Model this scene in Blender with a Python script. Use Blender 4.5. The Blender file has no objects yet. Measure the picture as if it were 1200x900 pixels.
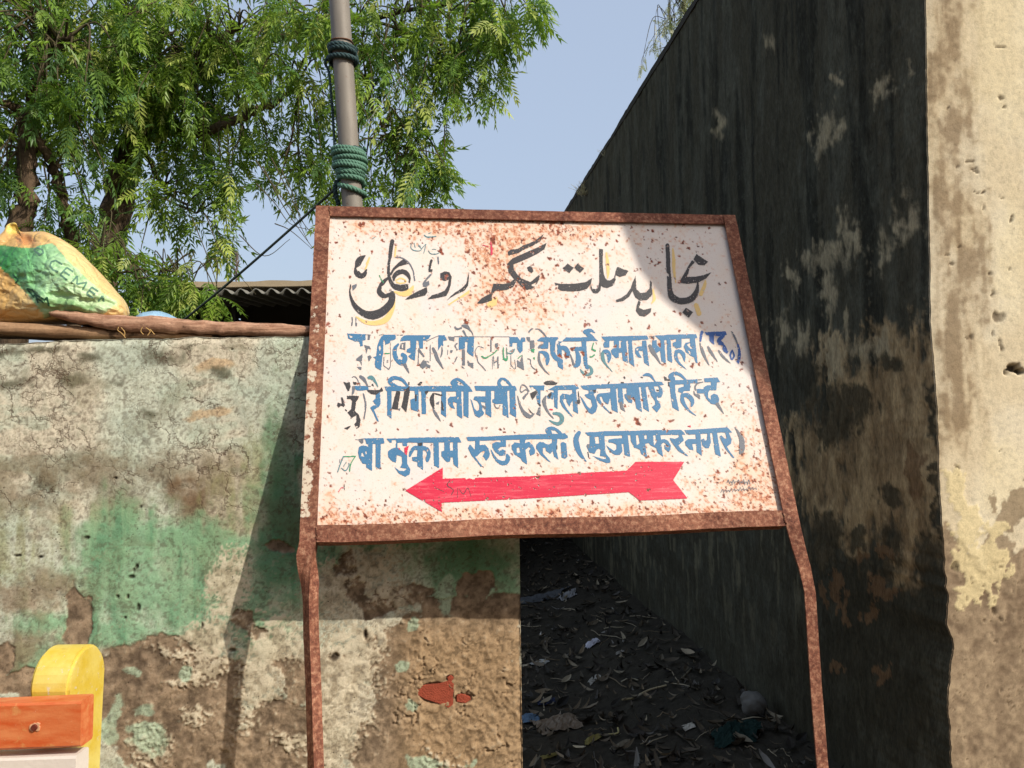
import bpy, bmesh, math, random
import numpy as np
from mathutils import Vector, Matrix
from mathutils.geometry import tessellate_polygon
from mathutils.bvhtree import BVHTree
from math import sin, cos, tan, pi, radians, atan, sqrt, hypot

sc = bpy.context.scene
rng = np.random.default_rng(7)
random.seed(7)

# ------------------------------------------------------------------ camera
EYE = 1.40
FPX = 900.0
PIT = math.atan(50/900.0)
ROLL = 0.015
cF = np.array([0, cos(PIT), sin(PIT)])
_up = np.array([0, -sin(PIT), cos(PIT)])
_rt = np.array([1.0, 0, 0])
cR = cos(ROLL)*_rt - sin(ROLL)*_up
cU = sin(ROLL)*_rt + cos(ROLL)*_up
CAM = np.array([0, 0, EYE])
cam_d = bpy.data.cameras.new('camera')
cam = bpy.data.objects.new('camera', cam_d)
sc.collection.objects.link(cam)
cam.matrix_world = Matrix(((cR[0], cU[0], -cF[0], 0), (cR[1], cU[1], -cF[1], 0), (cR[2], cU[2], -cF[2], EYE), (0, 0, 0, 1)))
cam_d.sensor_width = 36.0
cam_d.lens = 27.0
cam_d.clip_end = 3000
cam_d.clip_start = 0.02
sc.camera = cam

# ------------------------------------------------------------------ light
SUN = np.array([1.33, -1.0, 1.28]); SUN = SUN/np.linalg.norm(SUN)
w = bpy.data.worlds.new('World'); sc.world = w; w.use_nodes = True
nt = w.node_tree; nt.nodes.clear()
wo = nt.nodes.new('ShaderNodeOutputWorld'); bg = nt.nodes.new('ShaderNodeBackground'); sky = nt.nodes.new('ShaderNodeTexSky')
sky.sky_type = 'NISHITA'; sky.sun_disc = False
sky.sun_elevation = math.asin(SUN[2]); sky.sun_rotation = math.atan2(SUN[0], SUN[1])
sky.altitude = 200; sky.air_density = 1.3; sky.dust_density = 6.0; sky.ozone_density = 1.5
bg.inputs['Strength'].default_value = 0.13
veil = nt.nodes.new('ShaderNodeMix'); veil.data_type = 'RGBA'; veil.inputs[0].default_value = 0.46; veil.inputs[7].default_value = (5.6, 6.6, 8.4, 1)
nt.links.new(sky.outputs[0], veil.inputs[6]); nt.links.new(veil.outputs[2], bg.inputs[0]); nt.links.new(bg.outputs[0], wo.inputs[0])
sd = bpy.data.lights.new('sun', 'SUN'); sd.energy = 4.1; sd.angle = radians(0.55); sd.color = (1.0, 0.93, 0.82)
so = bpy.data.objects.new('sun', sd); sc.collection.objects.link(so)
so.rotation_euler = Vector(SUN).to_track_quat('Z', 'Y').to_euler()
so.location = (6, -5, 8)
sc.view_settings.view_transform = 'Standard'; sc.view_settings.look = 'None'
sc.view_settings.gamma = 1.0; sc.view_settings.exposure = 0.05
try: sc.cycles.max_bounces = 8; sc.cycles.transparent_max_bounces = 8
except Exception: pass

# ------------------------------------------------------------------ maths helpers
def ray(px, py): return cF + cR*(px-600)/FPX - cU*(py-450)/FPX
def at(px, py, Y):
    "point of the place seen at a photo pixel, at distance Y in front of the eye"
    d = ray(px, py); return CAM + d*(Y/d[1])
def onplane(px, py, P0, n):
    d = ray(px, py); return CAM + d*(np.dot(n, P0-CAM)/np.dot(n, d))
def lin(r, g, b, k=1.0):
    o = []
    for c in (r, g, b):
        c /= 255.0
        o.append(k*(c/12.92 if c <= .04045 else ((c+.055)/1.055)**2.4))
    return np.array(o)
def vnoise(x, y, seed=0):
    r = np.random.default_rng(seed).random((257, 257))
    x = np.asarray(x, float)+1000.0; y = np.asarray(y, float)+1000.0
    xi = np.floor(x).astype(int); yi = np.floor(y).astype(int)
    fx = x-xi; fy = y-yi
    fx = fx*fx*(3-2*fx); fy = fy*fy*(3-2*fy)
    a = r[xi % 256, yi % 256]; b = r[(xi+1) % 256, yi % 256]; c = r[xi % 256, (yi+1) % 256]; d = r[(xi+1) % 256, (yi+1) % 256]
    return (a*(1-fx)+b*fx)*(1-fy)+(c*(1-fx)+d*fx)*fy
def fbm(x, y, seed=0, oct=5, gain=0.5):
    s = 0; a = 1.0; t = 0
    for i in range(oct):
        s = s+a*vnoise(x*2**i, y*2**i, seed+i*13); t += a; a *= gain
    return s/t
def sstep(a, b, x):
    t = np.clip((x-a)/(b-a), 0, 1); return t*t*(3-2*t)

# ------------------------------------------------------------------ scene helpers
COL = sc.collection
def link(o, parent=None):
    COL.objects.link(o)
    if parent is not None: o.parent = parent
    return o
def mesh_np(name, V, F, mat, parent=None, smooth=False, attrs=None):
    V = np.asarray(V, np.float32); F = np.asarray(F, np.int32); k = F.shape[1]
    me = bpy.data.meshes.new(name)
    me.vertices.add(len(V)); me.vertices.foreach_set('co', V.ravel())
    me.loops.add(F.size); me.loops.foreach_set('vertex_index', F.ravel())
    me.polygons.add(len(F)); me.polygons.foreach_set('loop_start', np.arange(0, F.size, k, dtype=np.int32))
    try: me.polygons.foreach_set('loop_total', np.full(len(F), k, np.int32))
    except Exception: pass
    me.polygons.foreach_set('use_smooth', np.full(len(F), smooth))
    me.update(calc_edges=True); me.validate()
    if attrs:
        for an, av in attrs.items():
            av = np.asarray(av, np.float32)
            if av.ndim == 1:
                a = me.attributes.new(an, 'FLOAT', 'POINT'); a.data.foreach_set('value', av)
            else:
                a = me.attributes.new(an, 'FLOAT_COLOR', 'POINT')
                if av.shape[1] == 3: av = np.concatenate([av, np.ones((len(av), 1), np.float32)], 1)
                a.data.foreach_set('color', av.ravel())
    if mat: me.materials.append(mat)
    return link(bpy.data.objects.new(name, me), parent)
def mesh_pd(name, V, F, mat, parent=None, smooth=False):
    me = bpy.data.meshes.new(name); me.from_pydata([tuple(map(float, v)) for v in V], [], F); me.validate(); me.update()
    if smooth: me.polygons.foreach_set('use_smooth', [True]*len(me.polygons))
    if mat: me.materials.append(mat)
    return link(bpy.data.objects.new(name, me), parent)
def bm_obj(name, bm, mat, parent=None, smooth=False):
    bmesh.ops.recalc_face_normals(bm, faces=bm.faces)
    me = bpy.data.meshes.new(name); bm.to_mesh(me); bm.free()
    if smooth: me.polygons.foreach_set('use_smooth', [True]*len(me.polygons))
    if mat: me.materials.append(mat)
    return link(bpy.data.objects.new(name, me), parent)
def thing(name, label, cat, loc=(0, 0, 0), group=None):
    o = bpy.data.objects.new(name, None); COL.objects.link(o); o.empty_display_size = .1
    o.location = tuple(map(float, loc)); tag(o, label, cat, group); return o
def tag(o, label=None, cat=None, group=None, kind=None):
    if label: o['label'] = label
    if cat: o['category'] = cat
    if group: o['group'] = group
    if kind: o['kind'] = kind
    return o
def settle(root):
    "children were built in world coordinates: keep them in place under a root that is not at the origin"
    m = Matrix.Translation(root.location).inverted()
    for c in [c for c in bpy.data.objects if c.parent == root]: c.matrix_parent_inverse = m
def grid_faces(nu, nv):
    i = np.arange(nu-1)[:, None]; j = np.arange(nv-1)[None, :]
    a = i*nv+j; return np.stack([a, a+nv, a+nv+1, a+1], -1).reshape(-1, 4)
def bm_prism(bm, pts, axis_vec):
    "closed prism: polygon pts (3D) pushed along axis_vec"
    a = [bm.verts.new(Vector(p)) for p in pts]; b = [bm.verts.new(Vector(p)+Vector(axis_vec)) for p in pts]
    n = len(pts); bm.faces.new(a[::-1]); bm.faces.new(b)
    for i in range(n): bm.faces.new((a[i], a[(i+1) % n], b[(i+1) % n], b[i]))
def bm_box(bm, x0, x1, y0, y1, z0, z1, bev=0):
    r = bmesh.ops.create_cube(bm, size=1.0)
    for v in r['verts']:
        v.co = Vector(((x0+x1)/2+v.co.x*(x1-x0), (y0+y1)/2+v.co.y*(y1-y0), (z0+z1)/2+v.co.z*(z1-z0)))
    if bev:
        es = list({e for v in r['verts'] for e in v.link_edges})
        bmesh.ops.bevel(bm, geom=es, offset=bev, segments=2, affect='EDGES')
def tube_arrays(path, radii, n=6, cap=True):
    path = [np.asarray(p, float) for p in path]; V = []; F = []
    m = len(path); ref = np.array([0.13, 0.31, 0.94])
    for i, p in enumerate(path):
        t = path[min(i+1, m-1)]-path[max(i-1, 0)]; t = t/(np.linalg.norm(t)+1e-9)
        a = np.cross(t, ref);
        if np.linalg.norm(a) < .1: a = np.cross(t, [1, 0, 0])
        a /= np.linalg.norm(a); b = np.cross(t, a)
        for k in range(n):
            an = 2*pi*k/n; V.append(p+radii[i]*(cos(an)*a+sin(an)*b))
    for i in range(m-1):
        for k in range(n):
            F.append((i*n+k, i*n+(k+1) % n, (i+1)*n+(k+1) % n, (i+1)*n+k))
    return V, F
class Soup:
    def __init__(s): s.V = []; s.F = []; s.n = 0
    def add(s, V, F):
        s.V.append(np.asarray(V, float)); s.F.append(np.asarray(F, int)+s.n); s.n += len(V)
    def tube(s, path, r, n=6):
        if np.isscalar(r): r = [r]*len(path)
        s.add(*tube_arrays(path, r, n))
    def build(s, name, mat, parent=None, smooth=True, attrs=None):
        return mesh_np(name, np.concatenate(s.V), np.concatenate(s.F), mat, parent, smooth, attrs)
def smooth_path(pts, k=6):
    pts = [np.asarray(p, float) for p in pts]
    if len(pts) < 3: return pts
    P = [2*pts[0]-pts[1]]+pts+[2*pts[-1]-pts[-2]]; out = []
    for i in range(1, len(P)-2):
        for j in range(k):
            t = j/k
            out.append(.5*((2*P[i])+(-P[i-1]+P[i+1])*t+(2*P[i-1]-5*P[i]+4*P[i+1]-P[i+2])*t*t+(-P[i-1]+3*P[i]-3*P[i+1]+P[i+2])*t**3))
    out.append(pts[-1]); return out

# ------------------------------------------------------------------ material helpers
class N:
    def __init__(s, name):
        s.m = bpy.data.materials.new(name); s.m.use_nodes = True; s.t = s.m.node_tree; s.t.nodes.clear()
        s.out = s.t.nodes.new('ShaderNodeOutputMaterial')
    def n(s, typ, ins=None, **kw):
        x = s.t.nodes.new('ShaderNode'+typ)
        for k, v in kw.items(): setattr(x, k, v)
        for k, v in (ins or {}).items():
            if hasattr(v, 'is_linked') or isinstance(v, bpy.types.NodeSocket): s.t.links.new(v, x.inputs[k])
            else:
                if isinstance(v, (tuple, list, np.ndarray)):
                    v = tuple(float(q) for q in v)
                    if len(v) == 3 and x.inputs[k].type == 'RGBA': v = v+(1.0,)
                x.inputs[k].default_value = v
        return x
    def mix(s, f, a, b, mode='MIX'):
        x = s.n('Mix', data_type='RGBA', blend_type=mode)
        for idx, v in ((0, f), (6, a), (7, b)):
            if isinstance(v, bpy.types.NodeSocket): s.t.links.new(v, x.inputs[idx])
            elif idx == 0: x.inputs[0].default_value = float(v)
            else: x.inputs[idx].default_value = tuple(float(q) for q in v)[:3]+(1.0,)
        return x.outputs[2]
    def ramp(s, f, stops, interp='LINEAR'):
        x = s.n('ValToRGB', {'Fac': f}); r = x.color_ramp; r.interpolation = interp
        while len(r.elements) < len(stops): r.elements.new(.5)
        for e, (p, c) in zip(r.elements, stops):
            e.position = p
            if not isinstance(c, (tuple, list, np.ndarray)): c = (c, c, c)
            e.color = tuple(float(q) for q in c)[:3]+(1.0,)
        return x.outputs[0]
    def math(s, op, a, b=0.0, c=None):
        x = s.n('Math', operation=op)
        for i, v in enumerate((a, b) + ((c,) if c is not None else ())):
            if isinstance(v, bpy.types.NodeSocket): s.t.links.new(v, x.inputs[i])
            else: x.inputs[i].default_value = float(v)
        return x.outputs[0]
    def noise(s, vec, scale, detail=5, rough=.55, dist=0.0):
        return s.n('TexNoise', {'Vector': vec, 'Scale': scale, 'Detail': detail, 'Roughness': rough, 'Distortion': dist}).outputs['Fac']
    def voro(s, vec, scale, feature='F1', rnd=1.0):
        return s.n('TexVoronoi', {'Vector': vec, 'Scale': scale, 'Randomness': rnd}, feature=feature)
    def pos(s): return s.n('NewGeometry').outputs['Position']
    def obj(s): return s.n('TexCoord').outputs['Object']
    def attr(s, name): return s.n('Attribute', attribute_name=name)
    def mapv(s, v, scale=(1, 1, 1), rot=(0, 0, 0), loc=(0, 0, 0)):
        return s.n('Mapping', {'Vector': v, 'Scale': scale, 'Rotation': rot, 'Location': loc}).outputs[0]
    def fin(s, col, rough=.8, bump=None, bstr=.5, bdist=.004, metal=0.0, spec=.3, **kw):
        b = s.n('BsdfPrincipled', {'Base Color': col, 'Roughness': rough, 'Metallic': metal, 'Specular IOR Level': spec})
        for k, v in kw.items():
            key = k.replace('_', ' ')
            if isinstance(v, bpy.types.NodeSocket): s.t.links.new(v, b.inputs[key])
            else: b.inputs[key].default_value = v
        if bump is not None:
            bp = s.n('Bump', {'Height': bump, 'Strength': bstr, 'Distance': bdist}); s.t.links.new(bp.outputs[0], b.inputs['Normal'])
        s.t.links.new(b.outputs[0], s.out.inputs[0]); s.b = b
        return s.m

def m_plain(name, col, rough=.8, scale=30, var=.25, bstr=.3, bdist=.002, spec=.3):
    k = N(name); p = k.pos(); n1 = k.noise(p, scale, 6, .6)
    c = k.mix(n1, np.array(col)*(1-var), np.array(col)*(1+var))
    return k.fin(c, rough, k.noise(p, scale*4, 4), bstr, bdist, spec=spec)

def m_rust(name, remnant=0.0, tone=(1, 1, 1)):
    k = N(name); p = k.pos()
    n1 = k.noise(p, 14, 8, .62); n2 = k.noise(p, 90, 6, .7); n3 = k.noise(p, 330, 3, .6)
    t = np.array(tone)
    c = k.ramp(n1, [(.30, lin(78, 46, 38)*t), (.45, lin(122, 76, 60)*t), (.58, lin(152, 102, 80)*t), (.75, lin(184, 140, 112)*t)])
    d = k.ramp(n2, [(.36, lin(60, 34, 28)*t), (.5, lin(134, 84, 64)*t), (.66, lin(208, 164, 132)*t)])
    c = k.mix(.5, c, d)
    big = k.ramp(k.noise(p, 3.2, 5, .6), [(.36, (.62, .58, .56)), (.62, (1.22, 1.2, 1.18))]); c = k.mix(.8, c, big, 'MULTIPLY')
    pit = k.ramp(n3, [(.36, 0.35), (.5, 1.0)])
    c = k.mix(.55, c, pit, 'MULTIPLY')
    if remnant > 0:
        at_ = k.attr('paint').outputs['Fac']
        n4 = k.noise(p, 40, 7, .7)
        mk = k.math('MULTIPLY', at_, 1.0)
        mk = k.math('ADD', mk, k.math('MULTIPLY', k.math('SUBTRACT', n4, .5), 1.7))
        mk = k.ramp(mk, [(.46, 0), (.53, 1)])
        c = k.mix(mk, c, k.mix(n1, lin(200, 190, 170, .8), lin(225, 205, 180, .85)))
    h = k.math('ADD', k.math('MULTIPLY', n2, .6), k.math('MULTIPLY', n3, .4))
    return k.fin(c, .82, h, .55, .0016, spec=.25)

# ------------------------------------------------------------------ the sign's frame of reference
S_YAW = 0.1325; S_LEAN = 0.3538
uS = np.array([cos(S_YAW), sin(S_YAW), 0]); nH = np.array([-sin(S_YAW), cos(S_YAW), 0])
vS = np.array([0, 0, 1])*cos(S_LEAN)+nH*sin(S_LEAN)          # up along the sign
nS = np.cross(uS, vS); nS = nS if nS[1] < 0 else -nS            # towards the viewer
TL = np.array([-.5361, 2.0979, EYE+.6203])
def sg(px, py, off=0.0): return onplane(px, py, TL+nS*off, nS)
REC = -0.011                                                    # panel recess behind the frame front

# the left wall's frame of reference
W_YAW = 0.17
uW = np.array([cos(W_YAW), sin(W_YAW), 0]); nW = np.array([sin(W_YAW), -cos(W_YAW), 0])
W0 = at(360, 397, 1.977)
def wl(px, py, off=0.0): return onplane(px, py, W0+nW*off, nW)
W_U0 = -2.6
def wall_uv(P): d = np.asarray(P)-W0; return np.array([d@uW, P[2]])
U_END = wall_uv(wl(610, 700))[0]
# the tall building at the right
B_DIR = np.array([-.105, 1.0, 0]); B_DIR /= np.linalg.norm(B_DIR)        # along the dark side wall
B_FR = np.array([1.0, .105, 0]); B_FR /= np.linalg.norm(B_FR)            # along the bright front wall
B_C = at(1095, 500, 2.10); B_C[2] = 0
nSide = np.array([-B_DIR[1], B_DIR[0], 0]); nFront = np.array([B_FR[1], -B_FR[0], 0])
B_H = 3.56

# ================================================================== painted lettering (rasterised outlines -> real flakes of paint)
RX0, RY0, RX1, RY1, RS = 392.0, 268.0, 896.0, 608.0, 0.30
NXr = int((RX1-RX0)/RS); NYr = int((RY1-RY0)/RS)
LAB = np.zeros((NYr, NXr), np.int16)
def _win(x0, y0, x1, y1):
    a = max(0, int((x0-RX0)/RS)-1); b = min(NXr, int((x1-RX0)/RS)+2); c = max(0, int((y0-RY0)/RS)-1); d = min(NYr, int((y1-RY0)/RS)+2)
    X = RX0+(np.arange(a, b)+.5)*RS; Y = RY0+(np.arange(c, d)+.5)*RS
    return a, b, c, d, X[None, :], Y[:, None]
def fillpoly(pts, lab):
    p = np.array(pts, float)
    a, b, c, d, X, Y = _win(p[:, 0].min(), p[:, 1].min(), p[:, 0].max(), p[:, 1].max())
    if b <= a or d <= c: return
    ins = np.zeros((d-c, b-a), bool); q = np.roll(p, -1, 0)
    for (x1, y1), (x2, y2) in zip(p, q):
        if y1 == y2: continue
        ins ^= ((y1 > Y) != (y2 > Y)) & (X < (x2-x1)*(Y-y1)/(y2-y1)+x1)
    LAB[c:d, a:b][ins] = lab
def fillstroke(pts, ws, lab, sm=True):
    P3 = [np.array([x, y, w_]) for (x, y), w_ in zip(pts, ws)]
    if sm and len(P3) > 2: P3 = smooth_path(P3, 5)
    P3 = np.array(P3)
    for s, e in zip(P3[:-1], P3[1:]):
        r = max(s[2], e[2])/2
        a, b, c, d, X, Y = _win(min(s[0], e[0])-r, min(s[1], e[1])-r, max(s[0], e[0])+r, max(s[1], e[1])+r)
        if b <= a or d <= c: continue
        dx, dy = e[0]-s[0], e[1]-s[1]; L = dx*dx+dy*dy+1e-9
        t = np.clip(((X-s[0])*dx+(Y-s[1])*dy)/L, 0, 1)
        rr = (s[2]+(e[2]-s[2])*t)/2
        LAB[c:d, a:b][((X-s[0]-t*dx)**2+(Y-s[1]-t*dy)**2) < rr*rr] = lab
class Tile:
    def __init__(s, ox, oy, k=12.0, row=0): s.ox, s.oy, s.k, s.row = ox, oy, k, row*10
    def P(s, lab, *c):
        pts = [(s.ox+c[i]/s.k, s.oy+c[i+1]/s.k) for i in range(0, len(c), 2)]
        fillpoly(pts, s.row+lab if lab else 0)
    def S(s, lab, *c, w=None, sm=True):
        "points as x,y,width triples, or x,y pairs when w is given"
        if w is None:
            pts = [(s.ox+c[i]/s.k, s.oy+c[i+1]/s.k) for i in range(0, len(c), 3)]; ws = [max(c[i]/s.k, .7) for i in range(2, len(c), 3)]
        else:
            pts = [(s.ox+c[i]/s.k, s.oy+c[i+1]/s.k) for i in range(0, len(c), 2)]; ws = [max(w/s.k, .7)]*len(pts)
        fillstroke(pts, ws, s.row+lab if lab else 0, sm)
BLUE, DARK, GREY, ROYAL, GREEN, RED, YEL, TEAL, PINK = 1, 2, 3, 4, 5, 6, 7, 8, 9

# --- headline, right to left script, dark with a yellow drop shade
t = Tile(400, 270, 7.5, 0)
t.S(YEL, 130,760,10, 210,805,34, 300,815,42, 390,785,52, 445,700,40, 470,610,14)
t.S(YEL, 470,540,14, 540,560,42, 600,540,52, 632,490,14)
t.P(YEL, 200,330, 230,260, 245,230, 255,240, 235,300, 215,350, 205,345)
t.S(YEL, 480,130,14, 470,230,14)
t.S(DARK, 208,222,12, 160,262,56, 140,320,44, 138,370,50, 165,398,44, 200,390,40, 222,345,12)
t.P(0, 130,330, 200,290, 222,300, 205,335, 175,360, 140,355)
t.S(DARK, 448,95,36, 438,150,34, 428,235,30, w=None, sm=False)
t.S(DARK, 428,235,22, 416,310,24, 418,390,26, 435,450,30, 470,495,40, 520,515,36, 565,515,30)
t.P(DARK, 425,385, 455,330, 500,285, 550,248, 592,292, 560,300, 510,315, 470,345, 440,395)
t.S(GREY, 480,235, 530,240, 590,280, 630,350, 645,440, w=11)
t.S(DARK, 462,440,14, 465,405,34, 500,370,44, 545,362,40, 582,385,36, 600,420,20, 598,455,12)
t.P(DARK, 470,470, 520,478, 590,470, 590,520, 540,530, 490,510)
t.S(YEL, 480,440, 520,420, 560,435, 565,455, 520,465, 485,455, w=12)
t.S(DARK, 425,405,14, 370,455,36, 340,500,34, 335,540,44, 370,572,46, 410,560,52, 440,560,60, 445,610,56, 420,660,66, 360,715,72, 280,745,76, 200,730,58, 130,675,44, 92,610,26, 76,545,14, 82,480,10)
t.P(0, 352,495, 385,470, 405,490, 395,530, 440,532, 430,545, 385,560, 365,535)
t.P(GREY, 95,485, 138,468, 132,500, 100,532)
t.P(DARK, 562,608, 600,575, 660,540, 752,498, 758,540, 738,570, 660,590, 590,606)
t.S(GREY, 785,390, 740,440, 722,470, w=16); t.P(GREY, 725,460, 770,440, 775,480, 740,500, 715,490)
t.S(DARK, 792,262, 780,310, 775,352, w=20); t.S(GREY, 850,235, 855,290, w=12); t.P(DARK, 765,345, 800,340, 800,362, 768,365)
t.S(GREY, 95,765, 98,800, 92,835, w=10); t.S(GREY, 130,770, 128,800, w=8); t.S(GREY, 130,815, 132,835, w=14)
t.S(TEAL, 620,105,6, 612,150,7, 640,175,7, 690,178,7, 715,150,6, 742,120,6); t.S(TEAL, 640,110, 650,150, w=5); t.S(TEAL, 665,110, 690,150, w=5)
t.S(TEAL, 690,130, 700,160, w=5); t.S(TEAL, 745,120, 725,200, w=5); t.S(TEAL, 765,180,6, 790,205,7, 840,205,7, 875,185,6); t.S(TEAL, 800,165, 830,165, w=6)
t.S(TEAL, 728,40,8, 760,58,10, 832,52,8); t.S(TEAL, 770,25, 790,20, w=7); t.S(TEAL, 270,75, 295,60, w=5)
t.S(GREEN, 335,395, 350,430, 370,455, w=8)
t = Tile(470, 265, 7.5, 0)
t.P(YEL, 410,690, 470,650, 560,590, 600,560, 600,590, 540,625, 470,665, 425,695)
t.P(DARK, 345,415, 385,396, 425,405, 445,445, 436,520, 420,570, 400,612, 310,633, 235,642, 270,608, 330,590, 385,565, 412,520, 420,468, 385,482, 348,465)
t.P(DARK, 402,656, 440,612, 480,580, 540,540, 575,500, 585,455, 598,402, 596,460, 590,520, 560,565, 480,602, 440,625)
t = Tile(550, 265, 7.5, 0)
t.P(YEL, 150,690, 200,640, 250,620, 240,690, 180,720)
t.P(DARK, 70,680, 100,640, 150,610, 190,590, 212,505, 300,508, 350,498, 398,463, 412,490, 385,535, 330,560, 225,570, 198,600, 198,655, 150,668, 115,680)
t.P(DARK, 335,330, 375,285, 440,255, 520,220, 590,190, 680,145, 662,200, 600,240, 520,280, 440,315, 388,335, 392,380, 420,420, 460,460, 540,490, 590,445, 625,420, 605,490, 560,545, 510,560, 470,540, 425,490, 385,455, 345,400)
t.P(0, 545,515, 590,490, 580,525, 555,530)
t.P(DARK, 338,225, 365,205, 425,200, 470,170, 525,150, 580,125, 655,68, 625,130, 560,170, 500,195, 430,235, 345,258)
t.P(DARK, 508,360, 545,345, 565,395, 548,412, 515,388)
t = Tile(640, 275, 7.5, 0)
t.S(YEL, 530,160,14, 540,240,30, 545,330,26, 540,380,12)
t.P(DARK, 75,418, 115,430, 180,432, 260,428, 350,415, 385,392, 405,380, 395,430, 360,475, 290,495, 200,497, 130,490, 85,455)
t.P(0, 80,445, 110,440, 105,470, 85,465)
t.P(DARK, 145,295, 190,253, 243,290, 205,335); t.P(DARK, 248,290, 275,253, 335,298, 300,335)
t.P(DARK, 466,122, 500,128, 498,255, 505,330, 520,380, 540,402, 570,398, 600,375, 612,320, 610,400, 590,445, 540,468, 500,460, 485,440, 478,490, 450,515, 415,512, 392,475, 392,430, 405,470, 430,480, 455,470, 468,420, 470,300)
t.P(DARK, 610,325, 628,280, 660,295, 725,318, 700,355, 650,370, 615,355)
t = Tile(720, 275, 7.5, 0)
t.S(YEL, 515,120,12, 522,220,30, 525,320,26, 540,420,10); t.S(YEL, 762,520,34, 795,440,30, 800,400,10); t.S(YEL, 720,620,40, 745,690,44)
t.S(YEL, 340,480,12, 352,560,26, 330,600,12)
t.P(DARK, 15,572, 60,555, 110,520, 145,470, 160,420, 188,362, 190,420, 196,480, 230,512, 280,505, 310,470, 316,398, 330,420, 332,530, 290,572, 225,578, 185,548, 160,492, 130,545, 80,582, 20,592)
t.P(DARK, 212,580, 232,590, 218,640, 255,660, 328,643, 318,682, 270,718, 222,712, 190,670, 198,620)
t.S(DARK, 467,92,34, 472,180,36, 476,300,36, 484,400,38, 488,470,42, 505,540,56, 560,577,56, 620,580,56, 680,560,54, 715,515,46, 730,470,30, 734,425,16)
t.P(DARK, 568,422, 605,372, 640,370, 720,367, 790,352, 855,328, 805,385, 740,418, 650,430)
t.S(DARK, 600,400,36, 640,325,28, 655,285,20, 690,240,30)
t.P(DARK, 695,215, 722,168, 760,195, 825,238, 790,268, 740,262)
t.P(DARK, 598,682, 630,640, 692,680, 655,728)
t.P(0, 455,330, 480,345, 478,372, 458,352)

# --- first line of blue letters
t = Tile(400, 375, 12, 1)
t.P(BLUE, 85,190, 340,200, 342,280, 300,290, 302,365, 265,368, 262,330, 160,285, 98,260); t.P(0, 105,215, 160,225, 155,250, 125,250)
t.P(0, 205,290, 255,310, 262,335, 215,320)
t.S(GREY, 340,205, 415,210, w=8); t.P(GREY, 358,170, 372,210, 408,218, 400,280, 370,280, 375,225)
t.P(GREY, 320,350, 400,370, 420,412, 375,400, 352,475, 342,400); t.P(GREY, 215,540, 250,512, 298,478, 288,640, 262,580, 208,565)
t.P(GREY, 218,655, 285,660, 282,702, 250,690); t.P(GREY, 370,510, 405,492, 428,525, 388,585)
t.P(BLUE, 560,240, 600,205, 765,205, 770,255, 745,280, 690,290, 685,320, 620,352, 612,285, 592,285, 592,470, 580,500, 560,712, 480,665, 470,600, 482,545, 445,522, 492,508, 508,360, 530,300)
t.P(0, 525,380, 550,355, 560,400, 540,440); t.P(0, 530,480, 555,470, 550,500)
t.S(GREY, 602,520, 596,640, 670,695, 692,640, 692,320, w=10, sm=False); t.S(GREY, 535,210, 600,205, w=8); t.S(GREEN, 615,468, 680,468, w=14)
t.S(GREY, 640,590, 650,560, 660,590, 645,600, w=7); t.S(GREY, 690,600, 720,560, w=7); t.S(GREY, 770,212, 880,212, w=8)
t.S(BLUE, 800,340,26, 757,400,54, 752,480,60, 780,550,64, 840,600,74, 885,580,72, 895,520,66, 865,490,60)
t.P(0, 800,520, 835,500, 830,545, 800,560); t.P(GREY, 835,330, 905,310, 900,420, 820,400); t.P(0, 850,340, 875,335, 872,400, 852,395)
t.S(GREY, 895,630,44, 920,680,34, 952,742,14)
t.P(BLUE, 830,300, 840,255, 885,215, 1210,215, 1210,290, 1150,290, 1150,400, 1100,400, 1085,290, 1058,290, 1035,570, 985,550, 940,510, 985,470, 918,450, 925,410, 975,385, 970,290, 880,292)
t.S(GREY, 1090,400, 1080,630, 1150,682, 1162,560, w=12, sm=False); t.S(GREY, 1095,425,34, 1160,510,22); t.P(GREY, 1105,630, 1145,570, 1200,575, 1200,650, 1150,682)
t = Tile(500, 375, 12, 1)
t.P(BLUE, 0,215, 62,215, 30,260, 0,295); t.S(GREY, 0,300, 70,262, 175,218, w=9, sm=False)
t.P(BLUE, 165,215, 255,215, 288,285, 235,290, 232,370, 210,350, 160,430, 162,290)
t.S(GREY, 92,400,36, 125,470,48, 150,540,48, 190,610,34, 232,682,14); t.S(GREY, 50,350, 52,570, w=12); t.S(GREY, 215,380,10, 218,440,22, 200,520,14)
t.P(GREY, 0,615, 55,640, 50,680, 0,662); t.P(GREY, 0,565, 45,600, 20,600)
t.P(GREY, 300,232, 392,235, 388,300, 320,282)
t.S(GREY, 400,105, 435,128, 485,112, w=26); t.S(GREY, 505,80,30, 560,92,56, 605,135,26, 640,180,12, 660,235,10); t.S(GREY, 515,150,26, 555,225,20)
t.P(BLUE, 455,250, 500,235, 670,240, 665,300, 658,520, 600,480, 570,450, 572,310, 540,305, 538,400, 455,420); t.P(0, 628,365, 655,370, 645,385)
t.P(GREY, 495,420, 538,405, 540,640, 500,640); t.P(GREY, 490,640, 542,688, 500,672)
t.P(GREY, 575,560, 605,600, 660,605, 655,682, 580,638); t.S(GREY, 430,330, 400,360, 430,420, w=16); t.S(GREY, 428,520, 395,590, w=16)
t.P(GREY, 335,420, 370,428, 358,460, 330,455); t.S(GREY, 300,420, 292,490, w=8); t.S(GREY, 390,233, 1165,236, w=6)
t.S(GREY, 690,500, 685,430, 730,370, 800,392, w=9); t.S(GREY, 705,500, 725,590, 780,650, 832,712, w=12); t.S(GREY, 905,250, 905,440, w=18)
t.S(GREEN, 778,510,16, 825,535,22, 885,505,16, 950,465,14, 1000,410,18); t.S(GREEN, 1078,390,14, 1085,530,20, 1130,560,18, 1125,400,14)
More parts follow.
